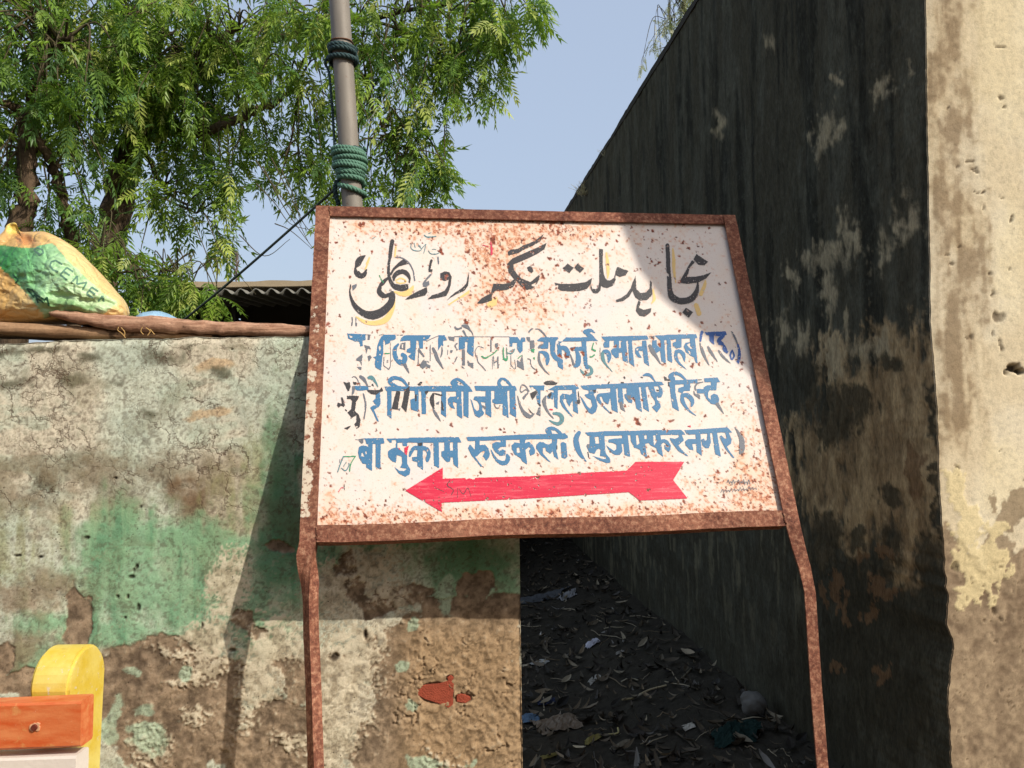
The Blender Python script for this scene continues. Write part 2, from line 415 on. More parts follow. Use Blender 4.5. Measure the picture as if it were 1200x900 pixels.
t.P(GREY, 960,335, 1005,320, 1000,420, 970,390); t.S(GREY, 940,510, 950,640, w=9); t.S(GREY, 1003,520, 1005,670, w=18); t.S(GREY, 950,600, 1005,570, w=18); t.S(GREY, 925,520, 925,690, w=6)
t.P(BLUE, 1165,235, 1205,240, 1205,372, 1165,370); t.S(GREY, 1185,500, 1188,650, w=7)
t = Tile(590, 375, 12, 1)
t.P(BLUE, 80,240, 200,240, 235,290, 250,245, 300,245, 310,302, 270,310, 270,430, 235,470, 208,430, 192,400, 190,320, 130,322, 88,375)
t.P(GREY, 195,560, 230,590, 268,480, 292,705, 195,655); t.S(TEAL, 60,462,14, 115,470,22, 155,410,16, 95,440,12); t.S(GREEN, 0,548, 52,550, w=20); t.S(GREEN, 205,540, 250,500, w=12)
t.S(GREY, 100,600, 120,650, 170,685, 160,560, w=9); t.S(GREY, 45,390, 50,520, w=8)
t.P(GREY, 320,240, 372,240, 380,290, 432,280, 440,380, 410,420, 378,410, 372,310, 340,290); t.P(GREEN, 378,420, 440,400, 432,460, 395,440); t.P(GREEN, 415,530, 445,520, 440,560)
t.S(GREY, 345,545, 380,560, 385,620, 405,660, 455,700, w=13); t.S(GREY, 360,165,22, 390,130,20, 420,122,12); t.S(GREY, 450,125,12, 500,130,18, 550,170,26, 605,238,14)
t.P(BLUE, 468,288, 530,242, 600,240, 765,240, 770,262, 735,300, 725,390, 735,480, 838,560, 838,697, 768,655, 760,590, 700,540, 662,470, 655,310, 635,312, 630,400, 545,405, 480,380, 510,345, 560,345, 565,305, 500,300)
t.S(GREY, 500,390, 520,360, 545,345, w=20)
t.S(BLUE, 505,450,26, 560,455,50, 605,490,70, 620,560,60, 615,620,30); t.S(GREY, 500,470,26, 505,580,40, 555,670,26, 600,725,18, 648,768,8)
t.P(0, 560,560, 575,530, 572,550)
t.S(BLUE, 775,345,44, 790,400,60, 790,470,60, 800,520,50); t.S(BLUE, 800,380,40, 870,400,70, 912,470,58, 885,535,30)
t.P(BLUE, 770,300, 825,300, 880,242, 1205,240, 1205,295, 1150,300, 1150,390, 1105,385, 1098,298, 830,300, 800,330)
t.S(BLUE, 960,400,40, 1040,405,60, 1130,400,56); t.S(BLUE, 1030,430,40, 1055,520,70, 1045,620,70, 1000,650,30); t.S(GREY, 945,490,14, 990,620,34)
t.S(BLUE, 1140,300,50, 1145,450,56, 1165,640,50, 1195,680,24)
t.S(TEAL, 1080,690,10, 1110,730,34, 1180,765,44, 1240,740,44, 1235,680,40, 1200,640,24)
t = Tile(690, 375, 12, 1)
t.S(BLUE, -50,165,60, 0,150,60, 40,150,40, 85,178,12); t.S(BLUE, -10,200,60, 40,240,60, 80,268,30, 122,292,10); t.P(BLUE, -10,240, 60,250, 110,292, -10,292)
t.S(GREEN, 70,320,14, 50,400,16, 92,430,26, 45,410,14); t.S(GREEN, 20,515, 45,515, 80,488, w=18); t.S(DARK, 160,390, 160,500, w=7)
t.P(BLUE, 178,232, 820,216, 842,272, 605,288, 645,660, 570,600, 552,290, 527,290, 552,600, 480,570, 468,455, 425,460, 420,535, 378,532, 330,480, 312,430, 335,400, 358,395, 355,290, 290,292, 290,388, 215,385, 205,340, 225,290, 200,262)
t.P(0, 425,295, 452,292, 456,392, 428,395); t.S(BLUE, 215,440,50, 260,450,66, 290,510,60, 280,590,22); t.S(TEAL, 195,460,40, 200,540,50, 240,620,26, 332,725,8)
t.P(BLUE, 752,290, 808,285, 852,648, 780,600, 762,440, 722,430, 700,440, 745,530, 692,522, 652,460, 655,395, 700,370, 752,370)
t.P(0, 668,400, 705,395, 690,430, 672,425)
t.P(GREY, 848,225, 925,222, 920,275, 862,265)
t.P(BLUE, 925,215, 1210,205, 1210,272, 1062,285, 1088,612, 1025,580, 1005,430, 942,470, 890,400, 895,280, 955,282, 960,350, 1000,385, 1010,290)
t.S(GREY, 860,360,44, 900,440,60, 955,520,40, 1018,628,10)
t = Tile(780, 375, 12, 1)
t.P(BLUE, 0,205, 430,195, 450,250, 415,255, 452,602, 428,600, 400,520, 350,500, 290,450, 258,370, 280,320, 345,308, 345,255, 225,262, 225,382, 150,400, 105,360, 100,320, 150,298, 150,268, 72,275, 98,602, 30,565, 15,280, 0,270)
t.P(0, 300,345, 340,320, 350,330, 345,360, 390,400, 350,400); t.P(0, 315,420, 345,430, 360,490, 335,470)
t.S(BLUE, 155,440,50, 210,440,50, 255,490,54, 268,580,14); t.S(BLUE, 150,440,40, 150,520,50, 190,600,30, 292,690,8)
t.S(ROYAL, 515,165,40, 500,220,40, 492,292,26); t.S(GREY, 485,320,14, 520,430,44, 560,530,34, 615,632,8)
t.P(ROYAL, 550,168, 845,156, 865,208, 835,212, 830,240, 780,285, 815,320, 865,400, 885,440, 870,472, 820,440, 800,400, 810,360, 740,345, 722,290, 740,250, 770,228, 682,218, 685,345, 650,320, 620,290, 612,215, 575,210)
t.S(GREY, 598,370,26, 640,450,44, 730,582,10); t.S(GREY, 750,430,24, 800,500,34, 860,560,28, 918,608,8); t.P(0, 500,300, 620,290, 640,330, 540,400, 500,360)
t.S(ROYAL, 938,425,22, 912,490,26, 935,555,18, 965,500,26, 945,435,18); t.S(GREY, 930,160,14, 975,240,28, 1012,330,18)
t.S(ROYAL, 1020,350,30, 1040,440,34, 1035,530,44, 1028,615,8); t.P(ROYAL, 980,560, 1050,540, 1032,622)

# --- second line
t = Tile(395, 435, 12, 2)
t.P(DARK, 90,148, 130,162, 178,150, 192,210, 172,275, 150,278, 120,210); t.P(DARK, 222,150, 275,152, 292,180, 240,192)
t.P(DARK, 142,345, 220,342, 310,350, 292,400, 272,422, 250,560, 305,610, 332,682, 320,780, 278,812, 258,770, 245,745, 275,700, 272,620, 235,640, 190,672, 195,640, 148,580, 200,530, 212,420, 192,392, 142,388)
t.P(0, 265,770, 295,768, 290,795, 270,795)
t.P(DARK, 55,365, 80,370, 112,480, 92,502, 60,482, 20,512, 0,480, 10,440, 70,460); t.P(DARK, 98,800, 195,765, 180,790, 150,822); t.P(GREY, 215,205, 262,210, 242,305, 208,345)
t.S(DARK, 118,540, 135,555, w=14); t.S(GREY, 372,320,20, 400,440,24, 400,540,20, 380,672,14)
t.P(BLUE, 248,207, 440,205, 442,262, 310,275, 262,262); t.S(GREY, 215,85, 245,75, 285,110, 325,200, w=12); t.S(GREY, 330,75,38, 375,110,50, 410,165,26, 432,215,18)
t.S(TEAL, 445,92,40, 485,88,56, 540,150,32, 575,218,12); t.P(DARK, 480,190, 505,170, 520,215, 500,205)
t.P(BLUE, 545,335, 605,290, 612,460, 590,500, 520,542, 592,712, 562,702, 525,620, 468,512, 505,482, 550,480, 505,420, 545,380)
t.P(DARK, 420,265, 600,262, 625,225, 652,270, 640,285, 600,290, 560,330, 482,320, 440,292); t.S(GREY, 442,212, 470,212, w=10)
t.S(BLUE, 775,190,50, 740,140,56, 780,100,60, 840,95,48, 920,125,44, 970,180,34, 1000,215,22); t.S(BLUE, 780,180,30, 850,205,30, 900,220,20)
t.P(0, 800,150, 850,132, 905,150, 940,185, 905,205, 860,205, 820,180)
t.P(BLUE, 668,215, 1210,215, 1210,275, 1150,275, 1148,572, 1040,540, 1032,400, 1095,380, 1092,275, 768,280, 768,668, 705,620, 705,282, 688,272)
t.P(DARK, 835,275, 892,290, 855,540, 805,535, 768,530); t.P(DARK, 950,270, 1018,205, 1022,300, 975,580, 905,500, 930,400); t.P(GREY, 855,530, 895,520, 880,560)
t.P(DARK, 1125,175, 1160,180, 1200,145, 1200,165, 1155,205); t.P(DARK, 1095,330, 1120,325, 1118,420, 1098,425); t.S(DARK, 1010,155, 1012,190, w=14)
t = Tile(490, 435, 12, 2)
t.P(BLUE, 0,235, 40,205, 720,205, 770,290, 710,290, 712,662, 640,620, 638,285, 607,285, 622,668, 545,620, 545,450, 492,430, 490,470, 522,532, 460,512, 425,460, 418,390, 450,358, 535,355, 535,285, 395,285, 395,652, 322,600, 325,400, 330,285, 110,285, 112,602, 52,602, 45,285, 0,280)
t.P(DARK, 0,178, 30,150, 62,148, 35,200, 0,195); t.P(DARK, 90,285, 150,268, 122,330, 100,320)
t.S(DARK, 215,320,30, 195,380,56, 200,440,58, 220,520,24); t.S(DARK, 240,315, 335,340, w=20); t.P(DARK, 325,400, 350,460, 362,560, 330,550); t.P(GREY, 250,450, 300,420, 292,468, 262,465)
t.S(GREY, 212,535,22, 255,610,40, 315,700,10)
t.S(BLUE, 510,200,44, 478,160,44, 520,118,36, 570,118,40, 630,155,44, 690,215,40); t.P(BLUE, 490,170, 530,130, 570,160, 600,200, 640,205, 560,260, 500,215); t.P(0, 550,170, 590,155, 640,200, 570,198); t.S(DARK, 590,172, 600,180, w=12)
t.P(0, 190,235, 225,222, 215,245); t.P(0, 450,230, 475,215, 470,240); t.P(0, 550,370, 572,360, 565,398, 552,390)
t.P(BLUE, 792,205, 1210,205, 1210,272, 1145,275, 1145,385, 1210,385, 1210,455, 1090,462, 1048,440, 1042,400, 1075,383, 1075,275, 1025,275, 1030,650, 950,600, 945,440, 880,432, 905,500, 905,545, 930,590, 910,620, 860,655, 800,620, 765,500, 735,388, 760,420, 790,520, 830,560, 860,540, 862,470, 830,420, 780,400, 790,355, 948,353, 948,278, 812,275)
t.P(GREY, 885,470, 915,480, 960,500, 940,540, 905,500); t.S(GREY, 1070,465, 1095,510, 1130,522, 1150,480, w=14)
t = Tile(580, 435, 12, 2)
t.S(BLUE, 75,215,50, 55,165,44, 80,120,46, 125,110,36, 180,150,40, 235,215,26)
t.P(BLUE, 0,205, 285,205, 312,270, 285,270, 302,652, 215,600, 205,272, 172,270, 192,655, 108,610, 110,460, 0,450, 0,385, 60,385, 62,272, 0,272)
t.S(GREY, 320,345,10, 345,450,26, 385,545,40, 430,600,60, 490,630,62, 550,600,18); t.P(0, 480,590, 500,570, 525,605, 495,615); t.P(DARK, 470,520, 490,540, 540,600, 500,580)
t.S(GREY, 370,205, 358,260, 375,295, 430,260, 470,290, 410,360, w=15); t.S(GREY, 385,190, 430,205, 480,280, w=18); t.P(GREY, 385,370, 430,320, 480,310, 440,350, 410,400)
t.P(BLUE, 480,198, 700,198, 692,270, 642,265, 640,470, 598,430, 578,340, 600,280, 560,240, 520,262); t.P(DARK, 495,310, 580,268, 602,300, 530,402, 512,360); t.P(DARK, 590,440, 650,470, 640,500); t.P(GREY, 612,510, 642,500, 642,632, 578,600, 600,560)
t.P(0, 500,225, 540,220, 560,270, 530,270)
t.P(DARK, 685,160, 718,138, 790,128, 888,162, 860,190, 712,192)
t.P(BLUE, 745,258, 800,232, 850,200, 1150,190, 1187,240, 1140,255, 1175,600, 1105,560, 1095,400, 1050,495, 1010,430, 1008,395, 975,380, 960,420, 1010,520, 1100,645, 1060,620, 960,510, 915,420, 915,350, 950,312, 1010,320, 1050,330, 1092,308, 1088,262, 888,262, 882,530, 838,500, 830,340, 815,400, 790,380, 750,385, 730,345, 790,290, 830,300, 828,270)
t.P(DARK, 738,345, 790,288, 800,330, 772,380); t.S(GREY, 715,350,20, 692,420,54, 710,500,40, 760,590,26, 825,662,12)
t.S(TEAL, 830,590,36, 900,600,50, 940,640,60, 940,700,60, 890,738,48, 830,722,34, 765,690,12); t.P(GREY, 1120,420, 1180,440, 1170,470, 1130,460)
t.P(RED, 755,530, 810,525, 820,550, 780,545)
t = Tile(670, 435, 12, 2)
t.P(DARK, 75,400, 118,400, 122,440, 95,465, 75,440); t.S(DARK, 95,290, 105,400, w=14); t.S(DARK, 515,175, 528,150, w=18); t.S(DARK, 700,158, 730,158, w=16)
t.P(BLUE, 125,200, 300,188, 610,175, 1100,150, 1210,150, 1210,210, 1155,212, 1185,300, 1205,420, 1170,400, 1110,300, 1085,215, 1040,218, 1092,570, 1010,520, 975,218, 945,220, 992,572, 910,522, 888,370, 860,372, 850,450, 800,435, 750,372, 742,322, 775,312, 770,238, 712,238, 735,465, 700,430, 658,440, 650,240, 622,242, 652,582, 565,540, 545,370, 515,465, 450,425, 430,370, 410,330, 545,290, 545,240, 350,242, 340,300, 308,315, 345,400, 365,490, 340,570, 290,605, 240,580, 180,490, 115,340, 160,390, 220,490, 260,525, 290,480, 270,400, 210,370, 180,330, 240,310, 240,270, 160,250)
t.S(BLUE, 520,330,60, 450,330,50, 385,340,50, 375,385,50, 420,460,30, 548,595,8); t.P(DARK, 300,262, 345,258, 345,290, 310,300)
t.P(GREY, 672,440, 705,420, 735,500, 755,570, 690,530); t.P(GREY, 760,330, 830,345, 850,400, 800,400)
t.S(BLUE, 1015,55,26, 1060,45,46, 1110,60,40, 1150,110,22, 1180,150,16); t.S(DARK, 740,80, 748,95, w=20); t.S(DARK, 975,80, 1000,88, w=14)
t = Tile(760, 435, 12, 2)
t.P(BLUE, 0,150, 185,145, 217,188, 150,200, 195,240, 205,310, 180,365, 140,372, 100,330, 98,295, 150,290, 150,230, 130,205, 75,208, 85,330, 122,400, 160,430, 175,500, 120,580, 48,500, 95,470, 95,420, 40,340, 0,230)
t.P(DARK, 112,255, 150,262, 140,280, 118,275)
t.P(DARK, 215,68, 248,82, 265,108, 345,112, 330,135, 232,130); t.P(DARK, 275,150, 310,150, 300,215, 280,205)
t.S(BLUE, 335,120,50, 310,70,60, 350,35,50, 420,35,48, 480,75,36, 535,130,20); t.P(BLUE, 290,60, 340,50, 375,90, 375,150, 310,140); t.P(0, 378,70, 430,65, 500,118, 410,120)
t.P(BLUE, 285,160, 372,125, 690,110, 692,165, 588,168, 585,275, 500,275, 478,310, 418,285, 425,235, 500,212, 498,180, 375,188, 380,300, 432,560, 340,510, 318,370, 300,210)
t.P(0, 325,375, 355,400, 350,430, 330,410)
t.S(BLUE, 480,330,46, 550,340,66, 605,390,66, 620,440,50, 608,488,24); t.S(BLUE, 475,340,46, 482,420,56, 540,515,36, 600,575,24, 668,622,8)
t.S(GREY, 765,152,12, 700,165,22, 660,210,22, 662,265,20); t.P(BLUE, 675,245, 790,250, 780,310, 690,312); t.S(GREY, 638,280,14, 655,325,26, 700,345,46, 722,382,18); t.P(DARK, 585,215, 612,195, 600,225)
t.P(BLUE, 785,98, 970,85, 1010,150, 965,155, 955,268, 860,265, 840,300, 842,370, 880,400, 880,340, 920,312, 970,330, 1000,390, 985,440, 950,470, 880,455, 810,380, 770,290, 780,225, 830,195, 878,195, 878,152, 790,152)
t.S(GREY, 970,460,50, 1010,520,34, 1058,592,6); t.S(DARK, 700,118, 745,116, w=10)
t.P(RED, 545,768, 600,790, 592,760)

# --- third line
t = Tile(390, 505, 12, 3)
t.S(GREY, 318,122, 380,122, w=6); t.P(GREY, 368,112, 430,108, 432,165, 410,182, 372,150)
t.P(BLUE, 430,105, 712,100, 732,180, 675,182, 670,542, 603,505, 603,182, 562,182, 552,562, 470,512, 470,465, 420,460, 372,380, 355,300, 370,225, 405,205, 465,208, 500,228, 500,190, 470,180, 460,130)
t.P(0, 402,310, 425,310, 448,365, 400,355); t.P(0, 455,290, 478,285, 480,320, 465,330); t.P(0, 612,110, 635,105, 625,130)
t.P(BLUE, 755,108, 1210,100, 1210,165, 1045,165, 1045,215, 985,210, 980,165, 912,165, 908,235, 1000,305, 1045,345, 1045,460, 1092,540, 1080,612, 1020,642, 930,600, 865,505, 940,560, 1000,565, 1045,530, 948,515, 978,450, 970,360, 900,338, 888,442, 840,430, 780,370, 776,290, 830,250, 888,232, 890,170, 800,165)
t.P(0, 830,130, 885,125, 900,160, 860,215, 830,210)
t.P(RED, 1005,240, 1072,205, 1060,240, 1042,342, 1012,320); t.P(RED, 925,235, 950,250, 935,270)
t.S(GREEN, 150,362,14, 320,356,14); t.S(GREEN, 318,358,12, 255,460,14, 238,565,14); t.S(TEAL, 150,362, 105,470, 70,575, w=14); t.S(TEAL, 190,440, 150,500, w=9); t.S(TEAL, 120,520, 180,560, 225,490, 228,450, w=12); t.S(GREY, 100,400, 98,440, w=6)
t.S(PINK, 80,855, 120,800, 160,800, w=9); t.S(DARK, 160,750, 165,830, w=8)
t = Tile(480, 505, 12, 3)
t.S(BLUE, 150,245,70, 70,240,56, 25,290,50, 5,350,30); t.S(BLUE, 170,240,60, 240,255,60, 272,320,54, 255,390,60, 248,430,20)
t.P(BLUE, 0,95, 690,85, 732,162, 675,160, 685,522, 620,470, 610,370, 575,372, 572,425, 535,440, 500,415, 448,350, 448,290, 490,275, 490,162, 410,162, 418,525, 345,485, 335,165, 185,165, 190,550, 110,490, 110,435, 40,422, 35,368, 105,362, 110,300, 115,165, 0,165)
t.P(0, 568,162, 610,160, 614,275, 570,278); t.P(DARK, 115,170, 180,165, 175,210, 125,215)
t.P(BLUE, 800,85, 1210,75, 1210,132, 985,138, 985,200, 1060,190, 1105,240, 1130,320, 1120,370, 1078,418, 1030,350, 1060,300, 1050,275, 1000,300, 950,355, 920,360, 1030,508, 1000,500, 870,340, 822,240, 850,190, 880,220, 920,270, 925,140, 820,140)
t = Tile(570, 495, 12, 3)
t.P(BLUE, 0,200, 480,170, 870,162, 872,232, 550,238, 545,290, 600,270, 655,320, 688,390, 680,440, 620,470, 600,400, 625,360, 600,345, 550,385, 575,590, 510,550, 480,500, 400,450, 360,380, 355,320, 400,280, 470,290, 470,240, 275,248, 275,345, 200,345, 160,385, 190,395, 225,375, 275,400, 265,460, 200,472, 130,420, 85,360, 85,300, 130,275, 200,278, 205,248, 0,250)
t.P(0, 425,360, 462,350, 478,420, 430,432)
t.P(BLUE, 0,330, 30,370, 42,440, 20,500, 0,520)
t.S(BLUE, 290,455,30, 305,500,60, 280,560,60, 220,570,60, 150,530,40, 100,460,28, 65,385,10)
t.S(BLUE, 895,165,60, 858,110,54, 890,80,40, 940,85,50, 1010,125,48, 1080,185,30); t.P(BLUE, 850,110, 900,80, 930,160, 900,190); t.P(0, 915,115, 960,110, 1010,150, 935,152)
t.P(BLUE, 870,162, 1060,160, 1100,145, 1140,185, 1150,215, 1090,235, 1000,228, 985,400, 1000,450, 1015,522, 955,482, 935,400, 900,440, 840,400, 830,350, 790,360, 800,440, 908,560, 870,545, 770,460, 700,360, 705,310, 750,270, 800,275, 850,310, 925,290, 925,232, 870,235)
t.P(DARK, 985,330, 998,320, 1000,380, 985,375); t.P(BLUE, 1045,285, 1080,272, 1125,295, 1142,480, 1110,512, 1060,490)
t = Tile(660, 485, 12, 3)
t.S(BLUE, 222,265,56, 185,340,76, 195,450,80, 235,550,60, 275,610,40, 328,668,8); t.S(DARK, 160,235, 165,245, w=16)
t.P(BLUE, 305,258, 500,250, 560,242, 1210,232, 1210,295, 1150,297, 1150,350, 1210,350, 1210,405, 1150,420, 1182,618, 1100,560, 1080,500, 1000,470, 955,380, 948,297, 910,300, 945,605, 865,575, 850,420, 822,418, 835,520, 800,575, 730,575, 660,530, 600,432, 660,480, 720,518, 752,490, 750,430, 700,405, 640,400, 640,360, 720,345, 832,340, 830,302, 580,308, 590,440, 600,555, 655,620, 668,682, 620,692, 510,652, 412,588, 520,620, 560,635, 605,630, 600,600, 520,590, 528,495, 480,492, 442,560, 370,540, 330,455, 338,425, 372,420, 372,310, 345,302)
t.P(0, 445,325, 500,315, 512,415, 455,418); t.P(0, 1025,298, 1060,298, 1078,410, 1035,440); t.P(GREY, 335,430, 372,420, 370,480, 345,480); t.S(DARK, 350,540, 362,610, w=12)
t = Tile(750, 485, 12, 3)
t.P(BLUE, 0,230, 580,222, 620,262, 640,290, 590,292, 620,370, 560,425, 540,440, 580,490, 685,597, 630,575, 540,520, 450,400, 415,335, 500,350, 552,320, 545,292, 288,295, 300,360, 340,350, 400,380, 435,440, 430,500, 400,540, 350,490, 345,440, 372,425, 340,400, 300,425, 328,602, 255,548, 230,480, 150,440, 110,385, 110,350, 60,360, 75,430, 105,618, 20,560, 0,500)
t.P(0, 185,300, 220,298, 235,400, 200,445); t.P(0, 60,300, 100,300, 98,350, 65,350)
t.P(BLUE, 628,228, 1210,188, 1210,250, 1085,265, 1140,602, 1060,565, 1020,268, 985,270, 1000,400, 970,480, 925,482, 880,440, 862,360, 900,345, 920,380, 945,360, 950,275, 852,280, 872,590, 800,535, 795,420, 735,418, 755,510, 700,500, 645,440, 635,385, 680,350, 782,350, 782,285, 665,292)
t = Tile(800, 480, 12, 3)
t.P(BLUE, 590,250, 632,243, 697,320, 650,322, 692,420, 680,480, 625,518, 660,580, 735,680, 705,675, 600,545, 518,380, 545,358, 600,410, 622,400, 600,322, 560,318)
t.S(GREY, 738,250,12, 790,330,40, 835,430,68, 835,540,84, 825,600,60, 838,655,8)

# --- arrow (photo pixels) and small marks
t = Tile(0, 0, 1, 4)
t.P(RED, 475,575, 518.8,548, 518.8,561, 620,558, 690,553.5, 734.7,551.3, 745,541, 802,541, 789,562.5, 806,584, 750,586.5, 737,576.7, 620,584, 517.5,589, 518,600)
t.P(0, 544,558, 558,558.5, 556,562, 550,560.5, 546,562)
t.S(DARK, 527,563,.6, 524,569,1, 531,574,1, 529,580,.8); t.S(DARK, 536,572, 536,583, w=.7); t.S(DARK, 538,573,.7, 543,579,.9, 548,572,.7, 552,582,.7); t.S(DARK, 510,572, 520,576, w=.6)
for k in range(9):
    x = 852+k*3.0; t.S(GREY, x, 566+(k % 3), x+1.6, 562+(k % 2)*2, x+3, 567, w=.7)
for k in range(12):
    x = 845+k*3.5; t.S(GREY, x, 577-k*.35, x+2, 573-k*.3+(k % 3), x+3.2, 577-k*.3, w=.7)
t.S(PINK, 575,283,1.2, 576,290,1.8, 576,298,2.2, 577,292,1.2); t.S(PINK, 566,287,.8, 572,289,1)

# --- rust: density over the board and single pits, in board millimetre space derived from the photo
def rust_density(X, Y):
    D = np.zeros(np.broadcast(X, Y).shape)
    for (x, y, rx, ry, a) in [(470, 262, 110, 12, .6), (560, 268, 110, 18, .9), (560, 290, 28, 24, 1.0), (588, 305, 26, 22, 1.0), (640, 268, 60, 20, .8), (600, 360, 70, 26, .6), (580, 345, 40, 20, .6), (430, 280, 40, 18, .35),
                              (735, 280, 90, 20, .3), (800, 285, 50, 20, .2), (640, 330, 60, 30, .45), (870, 530, 22, 60, .75), (885, 590, 24, 30, .9), (840, 570, 40, 18, .7), (830, 600, 90, 10, .7), (720, 598, 130, 14, .75),
                              (560, 606, 170, 14, .8), (430, 612, 80, 16, .9), (900, 560, 14, 70, .8), (620, 560, 60, 12, .45), (700, 545, 60, 12, .5), (760, 530, 40, 10, .35), (385, 590, 9, 50, .5), (386, 420, 6, 160, .25), (440, 585, 60, 14, .2), (560, 415, 60, 20, .2), (720, 420, 90, 30, .25), (775, 470, 60, 14, .2), (380, 300, 8, 50, .4)]:
        D = D+a*np.exp(-((X-x)/rx)**2-((Y-y)/ry)**2)
    return D
r2 = np.random.default_rng(5)
SPOTS = []
for i in range(5200):
    x, y = r2.uniform(378, 912), r2.uniform(256, 622)
    if r2.random() < .10+.9*float(rust_density(x, y)):
        SPOTS.append((x, y, .45+r2.exponential(.45)))
for (x, y, r_) in [(740, 385, 1.6), (746, 493, 3.6), (749, 497, 2.2), (720, 493, 1.8), (725, 499, 2), (760, 384, 2.4), (686, 437, 2.3), (683, 414, 2.8), (656, 417, 2.6), (664, 418, 2.4), (671, 409, 2.6), (721, 406, 2), (734, 415, 1.8), (773, 404, 2.2), (764, 396, 2),
                   (785, 494, 2), (788, 493, 1.7), (778, 503, 1.8), (782, 505, 1.6), (605, 493, 2), (586, 503, 1.6), (603, 507, 1.3), (565, 502, 1.3), (440, 496, 1.6), (441, 504, 1.4), (491, 486, 1.8), (529, 498, 2.3), (513, 506, 1.6), (570, 502, 1.3), (546, 535, 1.4), (505, 521, 1.3), (442, 388, 1.6),
                   (429, 377, 1.2), (460, 384, 1.0), (603, 387, 1.8), (603, 391, 1.6), (686, 381, 2.4), (767, 368, 1.9), (797, 368, 1.8), (806, 364, 1.4), (644, 303, 2.4), (653, 311, 2.2), (772, 308, 2), (768, 311, 1.4), (764, 283, 1.8), (723, 283, 1.7), (690, 380, 2), (712, 310, 1.6), (845, 377, 1.3),
                   (796, 388, 1.5), (819, 427, 2.0), (843, 333, 1.6), (850, 331, 1.2), (838, 381, 1.2), (846, 471, 1.6), (835, 425, 1), (611, 549, 1.8), (630, 533, 1.8), (600, 532, 1.6), (670, 540, 1.9), (716, 549, 1.5), (815, 567, 1.2), (799, 549, 1.7), (406, 555, 1.4), (401, 560, 1.0), (427, 575, 1.1), (473, 574, 1.8), (875, 545, 1.4), (864, 540, 1.2), (880, 520, 1.2), (886, 600, 1.3), (790, 365, 1.5)]:
    SPOTS.append((x, y, r_))
def spot_mask(X, Y, step):
    M = np.zeros((Y.size, X.size)); x0, y0 = X[0], Y[0]
    for i, (x, y, r_) in enumerate(SPOTS):
        R = r_*1.9
        a, b = max(0, int((x-R-x0)/step)), min(X.size, int((x+R-x0)/step)+2); c, d = max(0, int((y-R-y0)/step)), min(Y.size, int((y+R-y0)/step)+2)
        if b <= a or d <= c: continue
        xx = X[a:b][None, :]-x; yy = Y[c:d][:, None]-y
        th = np.arctan2(yy, xx); rr = r_*(1+.28*np.sin(2*th+i)+.22*np.sin(3*th+i*2.1)+.15*np.sin(5*th+i*.7))
        m = 1-sstep(.7, 1.25, np.hypot(xx, yy)/rr)
        M[c:d, a:b] = np.maximum(M[c:d, a:b], m)
    return M
Xr = RX0+(np.arange(NXr)+.5)*RS; Yr = RY0+(np.arange(NYr)+.5)*RS
SM = spot_mask(Xr, Yr, RS)
chip = fbm(Xr[None, :]*.55+0*Yr[:, None], Yr[:, None]*.55+0*Xr[None, :], 31, 4)
chip2 = fbm(Xr[None, :]*1.6+0*Yr[:, None], Yr[:, None]*1.6+0*Xr[None, :], 77, 2)
isred = (LAB == 46)
LAB[(SM > .55)] = 0
LAB[(chip > .765) & ~isred] = 0
LAB[(chip2 > .93) & (LAB > 0)] = 0
# ragged edges: shift lookups a little
jx = (vnoise(Xr[None, :]*1.3+0*Yr[:, None], Yr[:, None]*1.3, 3)-.5)*1.5; jy = (vnoise(Xr[None, :]*1.3+0*Yr[:, None], Yr[:, None]*1.3, 4)-.5)*1.5
ii = np.clip(np.arange(NYr)[:, None]+np.round(jy).astype(int), 0, NYr-1); jj = np.clip(np.arange(NXr)[None, :]+np.round(jx).astype(int), 0, NXr-1)
LAB = LAB[ii, jj]

# ------------------------------------------------------------------ the signboard
sign_base = (TL+uS*.61-vS*.93)*np.array([1, .93, 0])
sign = thing('signboard', 'rusty iron signboard with blue and black lettering and a red arrow, leaning on the wall', 'signboard', sign_base)
M_rust = m_rust('rusty_iron'); M_rust_top = m_rust('rusty_iron_dark', tone=(.86, .80, .80)); M_rust_p = m_rust('rusty_iron_with_old_paint', remnant=1.0)
AW = .038; AT = .004; SW = 1.22; SH = .9345
def sw(u, v, off=0.0): return TL+uS*u-vS*v+nS*off
def sweep_L(name, path, A, B, mat, paint=None, wid=AW, taper=None):
    V = []; F = []; pa = []
    prof = [(0, 0), (wid*.25, 0), (wid*.5, 0), (wid*.75, 0), (wid, 0), (wid, AT), (AT, AT), (AT, wid), (0, wid)]; k = len(prof)
    jr = np.random.default_rng(3)
    for i, (p, a, b) in enumerate(zip(path, A, B)):
        for q, (x, y) in enumerate(prof):
            kf = taper(p) if taper else 1.0
            if x > AT: x = x*kf
            if y > AT: y = y*kf
            V.append(p+a*(x+jr.normal(0, .00025))+b*(y+jr.normal(0, .00025))); pa.append(paint(i, x) if paint else 0)
    for i in range(len(path)-1):
        for q in range(k): F.append((i*k+q, i*k+(q+1) % k, (i+1)*k+(q+1) % k, (i+1)*k+q))
    me = bpy.data.meshes.new(name); me.from_pydata([tuple(v) for v in V], [], F+[tuple(range(k))[::-1], tuple(range((len(path)-1)*k, len(path)*k))])
    at_ = me.attributes.new('paint', 'FLOAT', 'POINT'); at_.data.foreach_set('value', np.array(pa, np.float32))
    bm = bmesh.new(); bm.from_mesh(me); bmesh.ops.recalc_face_normals(bm, faces=bm.faces); bm.to_mesh(me); bm.free()
    me.materials.append(mat); return link(bpy.data.objects.new(name, me), sign)
def resamp(path, step=.02):
    out = [path[0]]
    for a, b in zip(path[:-1], path[1:]):
        n = max(1, int(np.linalg.norm(b-a)/step))
        for i in range(1, n+1): out.append(a+(b-a)*i/n)
    return out
back = -nS
